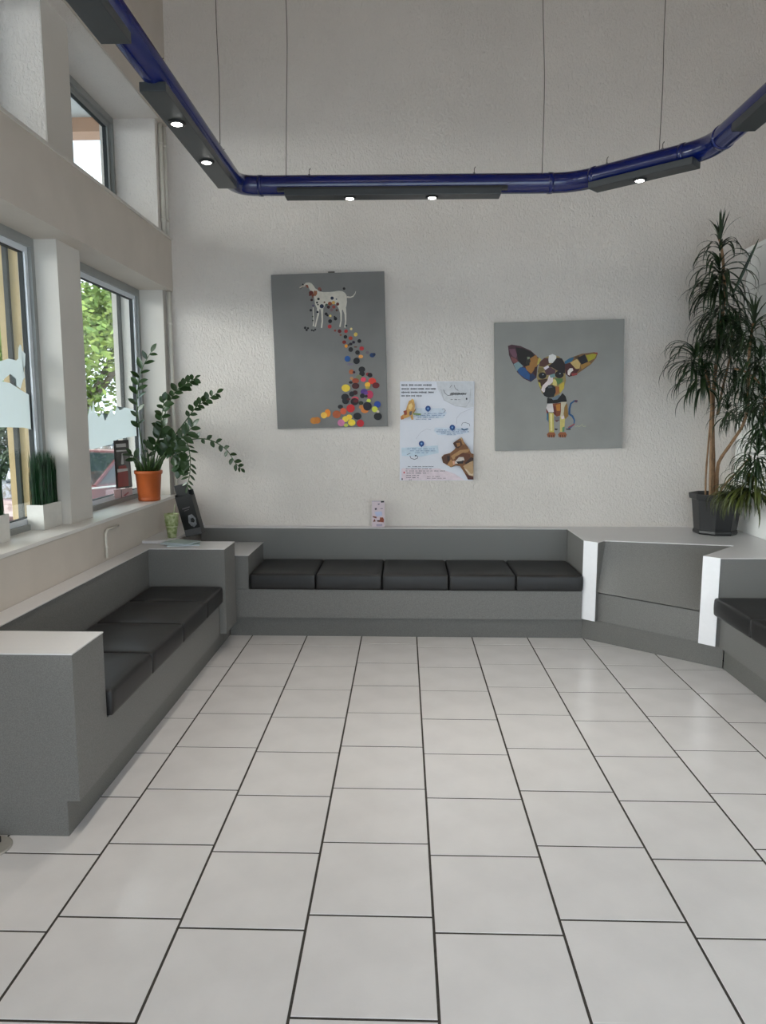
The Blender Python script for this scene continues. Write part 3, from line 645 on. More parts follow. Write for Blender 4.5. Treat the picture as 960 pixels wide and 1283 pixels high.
a.line('painted_signature', T((695, 835), (705, 840), (720, 832), (735, 842), (765, 820), (775, 840), (800, 836)), .45, (196, 196, 150))
a.build(p2)

# poster
pc = (.259, YB - .006, 1.472)
ps = empty('poster', pc); tag(ps, 'white paper notice with blue pins and a brown puppy, between the paintings', 'poster')
box('sheet', PAPERW, (-.289, .289, 0, .003, -.387, .387), ps)
a = Art(pc, 0, pc[1]); T = crop(490, 465, 8.0)
def PL(rgb, *pts): a.poly('printing', T(*pts), rgb)
PL((208, 210, 216), (455, 108), (828, 108), (828, 360), (760, 372), (650, 350), (530, 290), (470, 180))
PL((206, 216, 230), (240, 372), (520, 372), (560, 420), (520, 470), (260, 470)); PL((208, 218, 232), (440, 565), (780, 570), (770, 620), (640, 645), (470, 640), (430, 600)); PL((200, 216, 230), (105, 768), (470, 745), (480, 820), (300, 858), (108, 850))
PL((228, 212, 220), (106, 975), (480, 975), (640, 1030), (740, 1092), (106, 1092))
a.line('printing', T((500, 180), (530, 290), (650, 350), (750, 360), (790, 300), (800, 180)), .3, (150, 152, 160)); a.line('printing', T((660, 530), (660, 470), (700, 420), (820, 370)), .3, (170, 172, 180)); a.line('printing', T((250, 680), (300, 610), (360, 580), (400, 590)), .3, (176, 178, 190))
rw = random.Random(5)
def words(x0, x1, y, h, rgb, wmin=18, wmax=70, slant=0):
    x = x0
    while x < x1:
        w = min(rw.uniform(wmin, wmax), x1 - x)
        xx = x
        while xx < x + w - 3:   # little uneven letter strokes
            g = rw.uniform(.5, 1) * h; cw = rw.uniform(3.2, 5.5)
            PL(rgb, (xx + slant, y - g / 2), (xx + cw + slant, y - g / 2), (xx + cw, y + g / 2), (xx, y + g / 2)); xx += cw + rw.uniform(2, 4)
        x += w + rw.uniform(10, 16)
for y, x1 in ((140, 415), (178, 448), (213, 432), (248, 310)): words(105, x1, y, 20, (60, 62, 72), 30, 90)
words(590, 760, 228, 30, (24, 24, 30), 160, 170, 8); words(600, 700, 285, 10, (70, 70, 76), 16, 30); a.line('printing', T((525, 185), (545, 225), (570, 245), (620, 240)), .5, (60, 62, 70)); a.line('printing', T((590, 165), (610, 140)), .5, (60, 60, 70)); a.line('printing', T((632, 140), (645, 175), (675, 195)), .5, (60, 60, 70)); a.disc('printing', 490 + 757 / 8, 465 + 278 / 8, 1, 1.4, (50, 50, 60))
for px_, py_ in ((371, 378), (614, 568), (306, 730)):
    a.disc('printing', 490 + px_ / 8, 465 + (py_ - 3) / 8, 3.4, 3.5, (28, 70, 134)); PL((28, 70, 134), (px_ - 20, py_ + 10), (px_ + 20, py_ + 10), (px_, py_ + 34)); a.disc('printing', 490 + px_ / 8, 465 + (py_ - 3) / 8, 1.1, 1.3, (120, 160, 206))
for x0, x1, y in ((330, 520, 425), (250, 540, 443), (270, 480, 462), (250, 400, 482), (470, 760, 590), (455, 780, 607), (500, 720, 623), (560, 650, 637), (165, 440, 778), (190, 440, 798), (240, 375, 818)): words(x0, x1, y, 9, (70, 110, 160), 20, 60)
a.line('printing', T((190, 848), (200, 872), (235, 884), (265, 872), (268, 850)), .7, (44, 48, 70)); a.line('printing', T((160, 838), (195, 820)), .5, (60, 64, 80)); a.disc('printing', 490 + 248 / 8, 465 + 846 / 8, 1.2, .9, (40, 44, 60)); a.line('printing', T((510, 385), (530, 375), (545, 395), (525, 420)), .5, (60, 70, 90)); a.line('printing', T((705, 545), (715, 520), (745, 515), (785, 530), (788, 552)), .5, (60, 70, 90)); a.line('printing', T((705, 575), (730, 590), (770, 578)), 1.6, (56, 92, 130))
for k, (x0, x1) in enumerate(((170, 440), (150, 410), (150, 545), (155, 370), (155, 285), (155, 280), (180, 205))): words(x0, x1, 955 + k * 22, 10, (70, 72, 84), 20, 60)
words(360, 490, 1055, 8, (120, 100, 110)); words(360, 550, 1072, 8, (120, 100, 110)); a.disc('printing', 490 + 132 / 8, 465 + 1015 / 8, .9, 1.2, (190, 60, 70)); a.disc('printing', 490 + 112 / 8, 465 + 1080 / 8, .8, 1.2, (60, 50, 60))
# small dog upper left
PL((196, 150, 84), (165, 340), (180, 300), (210, 285), (228, 290), (240, 340), (235, 390), (215, 420), (225, 485), (205, 488), (195, 450), (150, 470), (100, 485), (95, 455), (130, 430), (150, 390)); PL((226, 196, 130), (175, 340), (205, 320), (218, 350), (200, 390), (175, 375)); PL((140, 60, 40), (125, 400), (158, 390), (160, 435), (135, 445)); PL((84, 84, 96), (185, 405), (215, 400), (205, 440), (185, 445)); PL((130, 100, 60), (215, 420), (245, 375), (248, 390), (225, 430)); PL((120, 140, 80), (220, 420), (300, 425), (298, 442), (225, 436)); PL((214, 170, 90), (200, 290), (212, 275), (228, 292), (222, 312)); PL((190, 120, 70), (98, 455), (120, 445), (130, 480), (100, 488))
# brown puppy lower right
PL((120, 78, 44), (690, 672), (705, 660), (722, 700), (770, 760), (800, 820), (825, 830), (825, 1085), (770, 1085), (730, 1010), (690, 950), (650, 945), (600, 962), (560, 940), (520, 915), (505, 860), (530, 835), (590, 820), (640, 780), (650, 740), (620, 720), (650, 698))
PL((70, 40, 24), (620, 725), (650, 698), (700, 705), (710, 740), (670, 775), (640, 760)); PL((150, 104, 62), (650, 720), (690, 715), (695, 745), (665, 758)); PL((84, 50, 30), (508, 860), (545, 835), (590, 830), (590, 890), (560, 935), (520, 912)); PL((44, 26, 18), (560, 850), (590, 850), (585, 895), (565, 905)); PL((168, 128, 84), (600, 850), (690, 790), (790, 780), (770, 810), (690, 830), (620, 890)); PL((96, 52, 28), (640, 860), (720, 815), (790, 830), (790, 890), (740, 930), (700, 880), (650, 900)); PL((206, 196, 190), (640, 905), (680, 860), (725, 860), (735, 890), (690, 920), (640, 930)); PL((26, 20, 20), (650, 905), (700, 900), (725, 890), (720, 925), (670, 925)); PL((176, 130, 84), (560, 940), (600, 880), (640, 930), (605, 960)); PL((222, 170, 140), (615, 900), (635, 895), (640, 935), (622, 940)); PL((50, 28, 20), (740, 920), (800, 860), (825, 870), (825, 900), (770, 960)); PL((178, 146, 108), (720, 950), (770, 920), (820, 895), (825, 1020), (800, 1030), (755, 1000)); PL((206, 184, 156), (730, 970), (760, 985), (800, 1030), (825, 1020), (822, 1050), (780, 1040)); PL((74, 28, 22), (740, 1020), (780, 1045), (825, 1060), (825, 1085), (775, 1085)); PL((170, 126, 80), (700, 680), (712, 668), (740, 740), (715, 730)); PL((206, 176, 140), (690, 672), (706, 662), (712, 690))
a.build(ps)

# small leaflet on the ledge of the back bench
cc = (-.198, 5.640, .7195)
t = empty('leaflet', cc); tag(t, 'small pink leaflet with brown pictures standing on the back bench ledge', 'leaflet')
t.rotation_euler = (R(-4), 0, 0)
box('sheet', mat('pink_card', c(216, 200, 208), .6, noise=.02, nscale=10), (-.050, .050, 0, .012, .001, .208), t)
a = Art((cc[0], cc[1], cc[2]), 0, cc[1]); T = crop(440, 610, 12)
for rgb, pts in (((150, 150, 170), ((310, 215), (440, 215), (440, 222), (310, 222))), ((26, 24, 28), ((445, 215), (495, 212), (495, 236), (450, 240))), ((60, 50, 70), ((355, 322), (385, 318), (385, 345), (358, 350))), ((190, 196, 224), ((350, 380), (460, 370), (470, 430), (380, 450))), ((120, 60, 40), ((325, 440), (385, 450), (380, 475), (330, 460))), ((110, 50, 34), ((330, 520), (352, 480), (370, 520), (340, 528))), ((140, 64, 34), ((390, 505), (430, 500), (435, 460), (480, 460), (494, 490), (490, 535), (400, 525))), ((70, 30, 24), ((385, 505), (430, 500), (430, 522), (390, 522))), ((170, 160, 180), ((380, 560), (470, 556), (470, 590), (380, 592))), ((120, 110, 130), ((400, 255), (430, 250), (425, 272), (405, 272))), ((120, 110, 130), ((440, 325), (475, 325), (475, 335), (440, 335)))):
    a.poly('printing', T(*pts), rgb)
a.build(t)

# window poster (bottle picture) on the glass
def win_art(name, label, cat, base, rects):
    X = -2.043
    P = [on_x(x, y, X) for x, y in base]
    ctr = sum(P, Vector()) / len(P); o = empty(name, ctr); tag(o, label, cat)
    def sheet(nm, m, pts, x):
        bm = bmesh.new(); v = [Vector((x, p.y - ctr.y, p.z - ctr.z)) for p in [on_x(a_, b_, X) for a_, b_ in pts]]
        f = bm.faces.new([bm.verts.new(p) for p in v]); r = bmesh.ops.extrude_face_region(bm, geom=[f]); bmesh.ops.translate(bm, verts=[g for g in r['geom'] if isinstance(g, bmesh.types.BMVert)], vec=(.0008, 0, 0))
        finish(nm, bm, m, o)
    sheet('sheet', rects[0][1], base, 0)
    for k, (nm, m, pts) in enumerate(rects[1:]): sheet(nm, m, pts, .001 + .0004 * k)
    return o
T = crop(100, 540, 10.667)
win_art('window_poster', 'dark poster of a red bottle stuck on the window glass', 'poster', T((448, 128), (648, 118), (702, 745), (485, 775)),
        [('s', mat('black_print', c(34, 30, 34), .4, noise=.05, nscale=20)),
         ('picture', mat('grey_print', c(92, 88, 92), .4, noise=.1, nscale=20), T((560, 290), (640, 285), (690, 735), (640, 738))),
         ('lettering', mat('white_print', c(200, 198, 200), .5, noise=.02, nscale=20), T((478, 175), (610, 165), (613, 212), (485, 220))),
         ('lettering', mat('white_print', c(0, 0, 0)), T((482, 258), (640, 250), (641, 268), (483, 280))),
         ('picture', mat('white_print', c(0, 0, 0)), T((556, 300), (568, 298), (584, 440), (560, 448), (548, 440))),
         ('picture', mat('red_print', c(150, 26, 26), .4, noise=.05, nscale=20), T((515, 470), (610, 455), (640, 560), (650, 735), (510, 752), (500, 620))),
         ('lettering', MATS['white_print'], T((495, 510), (635, 498), (638, 530), (498, 555)))])
win_art('window_leaflet', 'pale pink leaflet stuck on the glass below the bottle poster', 'leaflet', T((450, 790), (700, 755), (705, 845), (560, 892), (470, 905)),
        [('s', mat('pink_print', c(222, 196, 200), .5, noise=.05, nscale=20)), ('picture', mat('dark_pink_print', c(190, 110, 120), .5, noise=.1, nscale=20), T((580, 860), (650, 810), (652, 830), (600, 872))), ('picture', MATS['grey_print'], T((548, 785), (556, 783), (560, 890), (552, 892)))])
# frosted film silhouettes
def film(name, label, shapes):
    X = -2.0675
    allp = [on_x(x, y, X) for sh in shapes for x, y in sh]; ctr = sum(allp, Vector()) / len(allp)
    bm = bmesh.new()
    for k, sh in enumerate(shapes):
        P = [on_x(x, y, X) - ctr for x, y in sh]
        f = bm.faces.new([bm.verts.new((.0007 * k, p.y, p.z)) for p in P])
        tri = bmesh.ops.triangulate(bm, faces=[f], ngon_method='EAR_CLIP')
        r = bmesh.ops.extrude_face_region(bm, geom=tri['faces']); bmesh.ops.translate(bm, verts=[g for g in r['geom'] if isinstance(g, bmesh.types.BMVert)], vec=(.0005, 0, 0))
    o = finish(name, bm, FROST); o.location = ctr; tag(o, label, 'window film'); return o
T = crop(0, 420, 4.753)
film('frosted_film', 'frosted film band with a dog silhouette on the near left window', [
    T((-300, 556), (-300, 255), (-150, 262), (-60, 270), (14, 275), (60, 285), (130, 330), (200, 370), (215, 380), (262, 386), (264, 570), (200, 565), (140, 550), (0, 548)),
    T((-40, 272), (-35, 240), (-60, 200), (-62, 165), (-30, 158), (0, 155), (50, 140), (95, 150), (108, 140), (110, 75), (118, 55), (125, 62), (130, 90), (150, 112), (148, 180), (137, 205), (147, 250), (135, 268), (122, 318), (98, 303), (94, 262), (60, 230), (22, 262), (14, 274), (-10, 274), (-5, 250), (-20, 255), (-22, 274))])
film('frosted_film', 'frosted film with hill and grass silhouettes on the far left window', [[(104, 562), (107, 512), (110, 521), (113, 508), (115, 517), (117, 502), (119, 516), (124, 523), (128, 517), (131.5, 527), (136, 519), (140, 512), (143, 521), (146, 509), (150, 514), (156, 510.5), (163, 512), (170, 515), (176, 522), (176, 540), (172, 546), (160, 548), (146, 551), (140, 557), (126, 560), (116, 563)]])

# ------------------------------------------------------------------ objects in the left corner
# dark brochure box leaning in the corner
t = empty('brochure_box', (-1.505, 5.09, .738)); tag(t, 'black leaning display box with a small dog picture in the corner', 'brochure box')
t.rotation_euler = (R(4), R(-13), R(-8))
w_, h_ = .125, .295
boxes('box_body', BLK, [(-w_ / 2, w_ / 2, 0, .006, .02, h_), (-w_ / 2, w_ / 2, .055, .061, 0, h_ + .03), (-w_ / 2, -w_ / 2 + .005, .006, .055, .0, h_ + .015), (w_ / 2 - .005, w_ / 2, .006, .055, .0, h_ - .01), (-w_ / 2, w_ / 2, .0, .061, 0, .006)], t)
box('box_base', mat('grey_card', c(96, 96, 98), .5, noise=.05, nscale=20), (-w_ / 2, w_ / 2, -.003, .0, .004, .05), t)
bm = bmesh.new()
def vpoly(pts, y): bm.faces.new([bm.verts.new((x, y, z)) for x, z in pts])
vpoly([(-.012, .10), (.0, .15), (.03, .155), (.05, .12), (.045, .075), (.02, .06), (.0, .075)], -.0035)
finish('picture', bm, mat('pale_print', c(132, 134, 138), .5, noise=.25, nscale=60), t)
bm = bmesh.new(); vpoly([(.008, .100), (.012, .125), (.032, .128), (.040, .108), (.030, .092)], -.004); finish('picture', bm, BLK, t)
bm = bmesh.new(); vpoly([(-.03, .20), (.03, .205), (.03, .212), (-.03, .208)], -.0035); vpoly([(-.02, .185), (.02, .19), (.02, .194), (-.02, .19)], -.0035); finish('lettering', bm, MATS['grey_print'], t)
box('inner_card', BLK, (-.062, .035, .035, .05, .20, .375), t)

# green patterned tumbler
t = empty('tumbler', (-1.635, 5.0, .738)); tag(t, 'pale green patterned tumbler standing on the corner shelf', 'cup')
GRN = mat('green_print', c(196, 202, 160), .45, noise=.5, nscale=40, col2=c(120, 140, 72))
bm = bmesh.new(); lathe(bm, [(.030, 0), (.034, .05), (.036, .075), (.040, .08), (.044, .085), (.050, .165), (.051, .17), (.047, .168), (.042, .09), (.030, .01)], 24); finish('cup_body', bm, GRN, t, smooth=True)
bm = bmesh.new(); lathe(bm, [(.0385, .076), (.0425, .078), (.0435, .086), (.0425, .09)], 24); finish('band', bm, mat('pale_band', c(206, 210, 176), .4, noise=.05, nscale=20), t, smooth=True)
tube_obj('straw', mat('pale_straw', c(160, 164, 132), .4, noise=.05, nscale=20), [(.0, .0, .03), (.012, .012, .16), (.022, .02, .235)], .0035, t, 8)

# booklets on the far armrest
COVER = mat('teal_cover', c(190, 208, 206), .28, noise=.06, nscale=10)
for k, (x, y, rz, w_, d_, lab) in enumerate(((-1.50, 4.83, 14, .215, .15, 'pale teal booklet at the bottom of the pile on the far armrest'), (-1.535, 4.84, -9, .21, .145, 'pale teal booklet in the middle of the pile on the far armrest'), (-1.515, 4.835, -24, .20, .14, 'pale grey-green booklet on top of the pile on the far armrest'))):
    z = .7195 + k * .0065
    t = empty('booklet', (x, y, z)); t.rotation_euler = (0, 0, R(rz)); tag(t, lab, 'booklet', 'booklets on the far left armrest')
    box('cover', COVER, (-w_ / 2, w_ / 2, -d_ / 2, d_ / 2, 0, .001), t); box('cover', COVER, (-w_ / 2, w_ / 2, -d_ / 2, d_ / 2, .005, .006), t)
    box('pages', PAPERW, (-w_ / 2 + .003, w_ / 2 - .002, -d_ / 2 + .002, d_ / 2 - .002, .001, .005), t)

# ------------------------------------------------------------------ grass planters
def planter(y0, label):
    x0, x1 = -2.040, -1.950; y1 = y0 + .21; z0 = .9735
    t = empty('grass_planter', ((x0 + x1) / 2, (y0 + y1) / 2, z0)); tag(t, label, 'potted grass', 'white planters of artificial grass on the sill')
    bm = bmesh.new(); hx, hy, h = (x1 - x0) / 2, .105, .135
    v0 = [(-hx, -hy), (hx, -hy), (hx, hy), (-hx, hy)]; i0 = [(a * .86, b * .94) for a, b in v0]
    A_ = [bm.verts.new((a, b, 0)) for a, b in v0]; B_ = [bm.verts.new((a, b, h)) for a, b in v0]; C_ = [bm.verts.new((a, b, h)) for a, b in i0]; D_ = [bm.verts.new((a, b, h - .015)) for a, b in i0]
    bm.faces.new(A_[::-1]); bm.faces.new(D_)
    for P, Q in ((A_, B_), (B_, C_), (C_, D_)):
        for i in range(4): bm.faces.new((P[i], P[(i + 1) % 4], Q[(i + 1) % 4], Q[i]))
    finish('planter_box', bm, PLANTW, t)
    rnd = random.Random(int(y0 * 100)); bm = bmesh.new()
    for k in range(420):
        x, y = rnd.uniform(-hx * .8, hx * .8), rnd.uniform(-hy * .92, hy * .9); hh = rnd.uniform(.24, .305); a = rnd.uniform(0, 6.28); lx, ly = rnd.gauss(0, .006), rnd.gauss(0, .008)
        w = .0028; c_, s_ = math.cos(a) * w, math.sin(a) * w
        p = [bm.verts.new((x - c_, y - s_, h - .015)), bm.verts.new((x + c_, y + s_, h - .015)), bm.verts.new((x + c_ + lx * .4, y + s_ + ly * .4, h + hh * .6)), bm.verts.new((x - c_ + lx * .4, y - s_ + ly * .4, h + hh * .6)), bm.verts.new((x + lx, y + ly, h + hh))]
        bm.faces.new(p[:4]); bm.faces.new((p[3], p[2], p[4]))
    tag(finish('grass', bm, GRASSM, t), kind='stuff')
planter(3.825, 'white box planter of tall green artificial grass beside the pillar')
planter(3.275, 'white box planter of artificial grass at the left edge of the photo')

# ------------------------------------------------------------------ zamioculcas
def leaf_mesh(name, L, Wd, m, cup=.12, n=6):
    bm = bmesh.new(); rows = []
    for i in range(n + 1):
        t = i / n; w = Wd / 2 * math.sin(math.pi * min(1, t * .96 + .03)) ** .75; z = -.10 * L * t * t
        rows.append([bm.verts.new((-w, t * L, z + w * cup * 2)), bm.verts.new((0, t * L, z)), bm.verts.new((w, t * L, z + w * cup * 2))])
    for a_, b_ in zip(rows, rows[1:]):
        for j in (0, 1): bm.faces.new((a_[j], a_[j + 1], b_[j + 1], b_[j]))
    me = bpy.data.meshes.new(name); bm.to_mesh(me); bm.free(); me.materials.append(m)
    for p in me.polygons: p.use_smooth = True
    return me
zz = empty('zamioculcas_plant', (-1.872, 5.24, .9735)); tag(zz, 'leafy glossy plant in an orange plastic pot on the window sill', 'potted plant')
bm = bmesh.new(); lathe(bm, [(.070, 0), (.074, .0), (.078, .006), (.080, .022), (.076, .024), (.078, .03), (.092, .195), (.100, .197), (.101, .222), (.096, .222), (.092, .20), (.090, .195)], 36); finish('pot', bm, TERRA, zz, smooth=True)
bm = bmesh.new(); lathe(bm, [(.088, .190), (.089, .205)], 24); finish('soil', bm, SOIL, zz)
ZL = [leaf_mesh('zz_leaf', .075, .036, ZZ), leaf_mesh('zz_leaf_broad', .065, .042, ZZ), leaf_mesh('zz_leaf_narrow', .058, .017, ZZ)]
zo = zz.location
def zz_stem(pxs, ys, n, scale=1., start=.25, mesh=0, rad=.0055, seed=0, droop=.0):
    rnd = random.Random(seed)
    ctrl = [on_y(x, y, Y) - zo for (x, y), Y in zip(pxs, ys)]
    path = smooth_path(ctrl, 8); N_ = len(path)
    st = tube_obj('stem', ZZS, path, [rad * (1 - .65 * i / N_) for i in range(N_)], zz, 7)
    for k in range(n):
        t = start + (1 - start) * k / max(1, n - 1); idx = min(N_ - 2, int(t * (N_ - 1))); p = path[idx]; d = (path[idx + 1] - path[idx]).normalized()
        side = 1 if k % 2 else -1
        lat = d.cross(Vector((0, -1, .15))).normalized() * side
        dirv = (lat * rnd.uniform(.75, 1) + d * rnd.uniform(.35, .8) + Vector((0, rnd.uniform(-.5, .3), rnd.uniform(-.1, .2) - droop))).normalized()
        if k >= n - 1: dirv = d
        nrm = (Vector((rnd.uniform(-.4, .4), -.8, rnd.uniform(.2, .9)))).normalized()
        yv = dirv; xv = yv.cross(nrm).normalized(); zv = xv.cross(yv)
        s = 1.32 * scale * rnd.uniform(.8, 1.1) * (1 if t < .9 else .85)
        o = link('leaf', ZL[mesh], st)
        o.matrix_local = Matrix.Translation(p) @ Matrix(((xv.x, yv.x, zv.x, 0), (xv.y, yv.y, zv.y, 0), (xv.z, yv.z, zv.z, 0), (0, 0, 0, 1))) @ Matrix.Scale(s, 4)
zz_stem([(184, 588), (176, 545), (172, 510), (173, 485), (178, 462), (191, 438)], [5.24, 5.22, 5.2, 5.18, 5.17, 5.16], 17, .82, .25, 0, seed=1)
zz_stem([(190, 588), (199, 545), (208, 515), (219, 492), (232, 482), (246, 473)], [5.24, 5.28, 5.32, 5.36, 5.38, 5.4], 15, .8, .5, 1, seed=2)
zz_stem([(195, 588), (215, 552), (233, 527), (246, 510), (258, 502), (274, 491)], [5.24, 5.28, 5.32, 5.36, 5.4, 5.42], 15, .72, .45, 1, seed=3)
zz_stem([(196, 588), (218, 560), (238, 551), (262, 551), (283, 563), (295, 580), (303, 588)], [5.24, 5.2, 5.16, 5.14, 5.13, 5.13, 5.13], 15, .62, .4, 1, seed=4)
zz_stem([(188, 588), (199, 550), (203, 520), (206, 500)], [5.24, 5.2, 5.17, 5.15], 12, .85, .35, 1, seed=5)
zz_stem([(194, 588), (206, 560), (217, 548), (226, 562), (226, 580), (224, 590)], [5.24, 5.18, 5.12, 5.08, 5.06, 5.05], 20, .95, .3, 1, seed=6, droop=.3)
zz_stem([(198, 588), (215, 556), (231, 550), (238, 570), (238, 592), (234, 612)], [5.24, 5.16, 5.1, 5.06, 5.04, 5.04], 16, .8, .5, 2, seed=7, droop=.1)
zz_stem([(188, 588), (192, 565), (200, 545), (205, 533)], [5.24, 5.2, 5.16, 5.14], 12, 1.0, .35, 1, seed=8)
zz_stem([(200, 588), (208, 568), (216, 556), (232, 545), (243, 532)], [5.22, 5.16, 5.12, 5.1, 5.08], 14, .85, .4, 0, seed=9)
zz_stem([(192, 588), (205, 570), (214, 560), (217, 575)], [5.2, 5.14, 5.1, 5.06], 10, .9, .3, 1, seed=10, droop=.2)
zz_stem([(186, 588), (186, 570), (182, 556)], [5.26, 5.3, 5.34], 5, .7, .3, 0, seed=11)
zz_stem([(180, 588), (172, 577), (164, 568)], [5.24, 5.2, 5.16], 4, .9, .6, 0, seed=12)
zz_stem([(193, 588), (205, 572), (222, 552), (236, 545)], [5.26, 5.3, 5.32, 5.34], 10, .8, .3, 0, seed=13)
bm = bmesh.new(); rnd = random.Random(3)
for k in range(22):
    a_ = rnd.uniform(0, 6.28); r_ = rnd.uniform(.01, .075); hh = rnd.uniform(.05, .16)
    p = Vector((math.cos(a_) * r_, math.sin(a_) * r_, .2)); tube(bm, [p, p + Vector((math.cos(a_) * .02, math.sin(a_) * .02, hh * .6)), p + Vector((math.cos(a_) * .045, math.sin(a_) * .045, hh))], [.007, .006, .002], 6)
tag(finish('stem_cluster', bm, ZZS, zz, smooth=True), kind='stuff')

# ------------------------------------------------------------------ tall dracaena
dc = empty('dracaena_plant', (2.335, 5.42, .7195)); tag(dc, 'tall strap-leaved dracaena in a black pot in the right back corner', 'potted plant')
do = dc.location
bm = bmesh.new(); lathe(bm, [(.135, 0), (.150, .0), (.156, .012), (.152, .03), (.148, .034), (.172, .255), (.190, .26), (.196, .30), (.188, .302), (.176, .275), (.174, .27)], 8); finish('pot', bm, BLK, dc, bevel=.002)
bm = bmesh.new(); lathe(bm, [(.165, .25), (.168, .275)], 8); finish('soil', bm, SOIL, dc)
def trunk(pxs, ys, r0, r1):
    ctrl = [on_y(x, y, Y) - do for (x, y), Y in zip(pxs, ys)]; path = smooth_path(ctrl, 6); n = len(path)
    tube_obj('trunk', BARK, path, [(r0 + (r1 - r0) * i / n) * (1 + .07 * math.sin(i * 2.1)) for i in range(n)], dc, 10)
trunk([(894, 632), (894, 580), (893, 520), (896, 470), (902, 420), (908, 370), (906, 325), (902, 300)], [5.42] * 4 + [5.40, 5.38, 5.37, 5.36], .015, .009)
trunk([(890, 632), (891, 580), (892, 510), (888, 480), (880, 455), (872, 440)], [5.38, 5.38, 5.38, 5.36, 5.32, 5.30], .012, .007)
trunk([(884, 632), (885, 590), (890, 530), (892, 490)], [5.45, 5.45, 5.43, 5.42], .007, .006)
trunk([(898, 632), (899, 590), (903, 575), (918, 553), (932, 530), (938, 500), (938, 460), (940, 430), (944, 405)], [5.40, 5.40, 5.38, 5.30, 5.22, 5.14, 5.06, 5.0, 4.95], .013, .008)
trunk([(899, 520), (905, 490), (912, 460), (918, 430), (915, 400)], [5.40, 5.42, 5.44, 5.45, 5.45], .009, .006)
trunk([(921, 462), (935, 466), (950, 478), (958, 495), (957, 520)], [5.12, 5.0, 4.9, 4.82, 4.76], .007, .005)
trunk([(899, 632), (905, 612), (925, 590), (938, 575), (941, 572)], [5.34, 5.22, 5.08, 4.98, 4.95], .008, .006)
# leaf meshes: arching straps of several curvatures; local: grows outwards along +Y, bends down -Z
def strap(name, L, Wd, a0, bend, m, n=9):
    bm = bmesh.new(); p = Vector((0, 0, 0)); ang = a0; rows = []; Wd *= 1.55
    for i in range(n + 1):
        t = i / n; w = Wd / 2 * (min(1, .45 + 2.2 * t)) * (1 - t ** 2.6) + .0004
        rows.append([bm.verts.new((-w, p.y, p.z + w * .35)), bm.verts.new((0, p.y, p.z)), bm.verts.new((w, p.y, p.z + w * .35))])
        ang -= bend * (.4 + 1.2 * t) / n; p = p + Vector((0, math.cos(ang), math.sin(ang))) * L / n
        if ang < R(-88): ang = R(-88)
    for a_, b_ in zip(rows, rows[1:]):
        for j in (0, 1): bm.faces.new((a_[j], a_[j + 1], b_[j + 1], b_[j]))
    me = bpy.data.meshes.new(name); bm.to_mesh(me); bm.free(); me.materials.append(m)
    for q in me.polygons: q.use_smooth = True
    return me
STR = {}
for key, m in (('d', DRA), ('o', DRA2)):
    STR[key, 'up'] = [strap('strap_leaf', .30, .013, R(a), R(b), m) for a, b in ((82, 20), (75, 60), (70, 95), (78, 35))]
    STR[key, 'mid'] = [strap('strap_leaf', .34, .013, R(a), R(b), m) for a, b in ((62, 165), (50, 155), (40, 145), (66, 175))]
    STR[key, 'down'] = [strap('strap_leaf', .36, .014, R(a), R(b), m) for a, b in ((15, 125), (-5, 105), (30, 145), (5, 120))]
allleaves = []
def crown(px, py, Y, n, mix, key='d', s=1., length=0.10, seed=0, amin=0, amax=360):
    rnd = random.Random(seed); base = on_y(px, py, Y) - do
    for k in range(n):
        t = rnd.random(); kind = rnd.choices(('up', 'mid', 'down'), mix)[0]
        h = {'up': rnd.uniform(0, .03), 'mid': rnd.uniform(-.4, 0) * length, 'down': rnd.uniform(-1, -.3) * length}[kind]
        az = R(rnd.uniform(amin, amax)); sc = s * rnd.uniform(.75, 1.12)
        allleaves.append((sc, STR[key, kind][rnd.randrange(4)], base + Vector((0, 0, h)), az))
crown(902, 308, 5.36, 30, (5, 4, 0), s=.78, seed=1)
crown(903, 325, 5.34, 70, (0, 2, 8), s=1.0, length=.22, seed=2)
crown(905, 365, 5.36, 60, (0, 2, 8), s=.95, length=.25, seed=3)
crown(908, 405, 5.36, 56, (0, 3, 7), s=.9, length=.2, seed=4)
crown(871, 442, 5.28, 60, (1, 5, 7), s=.9, length=.12, seed=5)
crown(880, 465, 5.28, 50, (0, 2, 8), s=.9, length=.14, seed=6)
crown(944, 408, 4.95, 60, (2, 4, 5), s=.8, length=.12, seed=7)
crown(952, 440, 4.82, 70, (0, 4, 6), s=.8, length=.16, seed=8)
crown(958, 485, 4.78, 80, (0, 3, 7), s=.78, length=.16, seed=9)
crown(956, 525, 4.75, 66, (0, 3, 7), s=.68, length=.12, seed=10)
crown(920, 440, 5.36, 44, (0, 4, 6), s=.8, length=.16, seed=11)
crown(912, 510, 5.30, 40, (1, 4, 6), s=.65, length=.1, seed=12)
crown(930, 470, 5.10, 44, (1, 4, 6), s=.7, length=.14, seed=17)
crown(941, 580, 4.95, 44, (1, 4, 6), s=.66, length=.12, seed=13)
crown(941, 604, 4.93, 100, (0, 2, 8), 'o', s=.86, length=.1, seed=14)
crown(950, 560, 4.80, 60, (0, 3, 7), s=.7, length=.14, seed=18)
crown(935, 500, 5.0, 50, (0, 3, 7), s=.7, length=.14, seed=19)
crown(900, 380, 5.30, 50, (0, 1, 9), s=.8, length=.3, seed=20)
crown(922, 395, 5.1, 36, (0, 3, 7), s=.7, length=.2, seed=21)
crown(918, 614, 5.06, 70, (0, 2, 8), 'o', s=.62, length=.05, seed=15)
crown(903, 420, 5.33, 40, (0, 4, 5), s=.8, length=.3, seed=16)
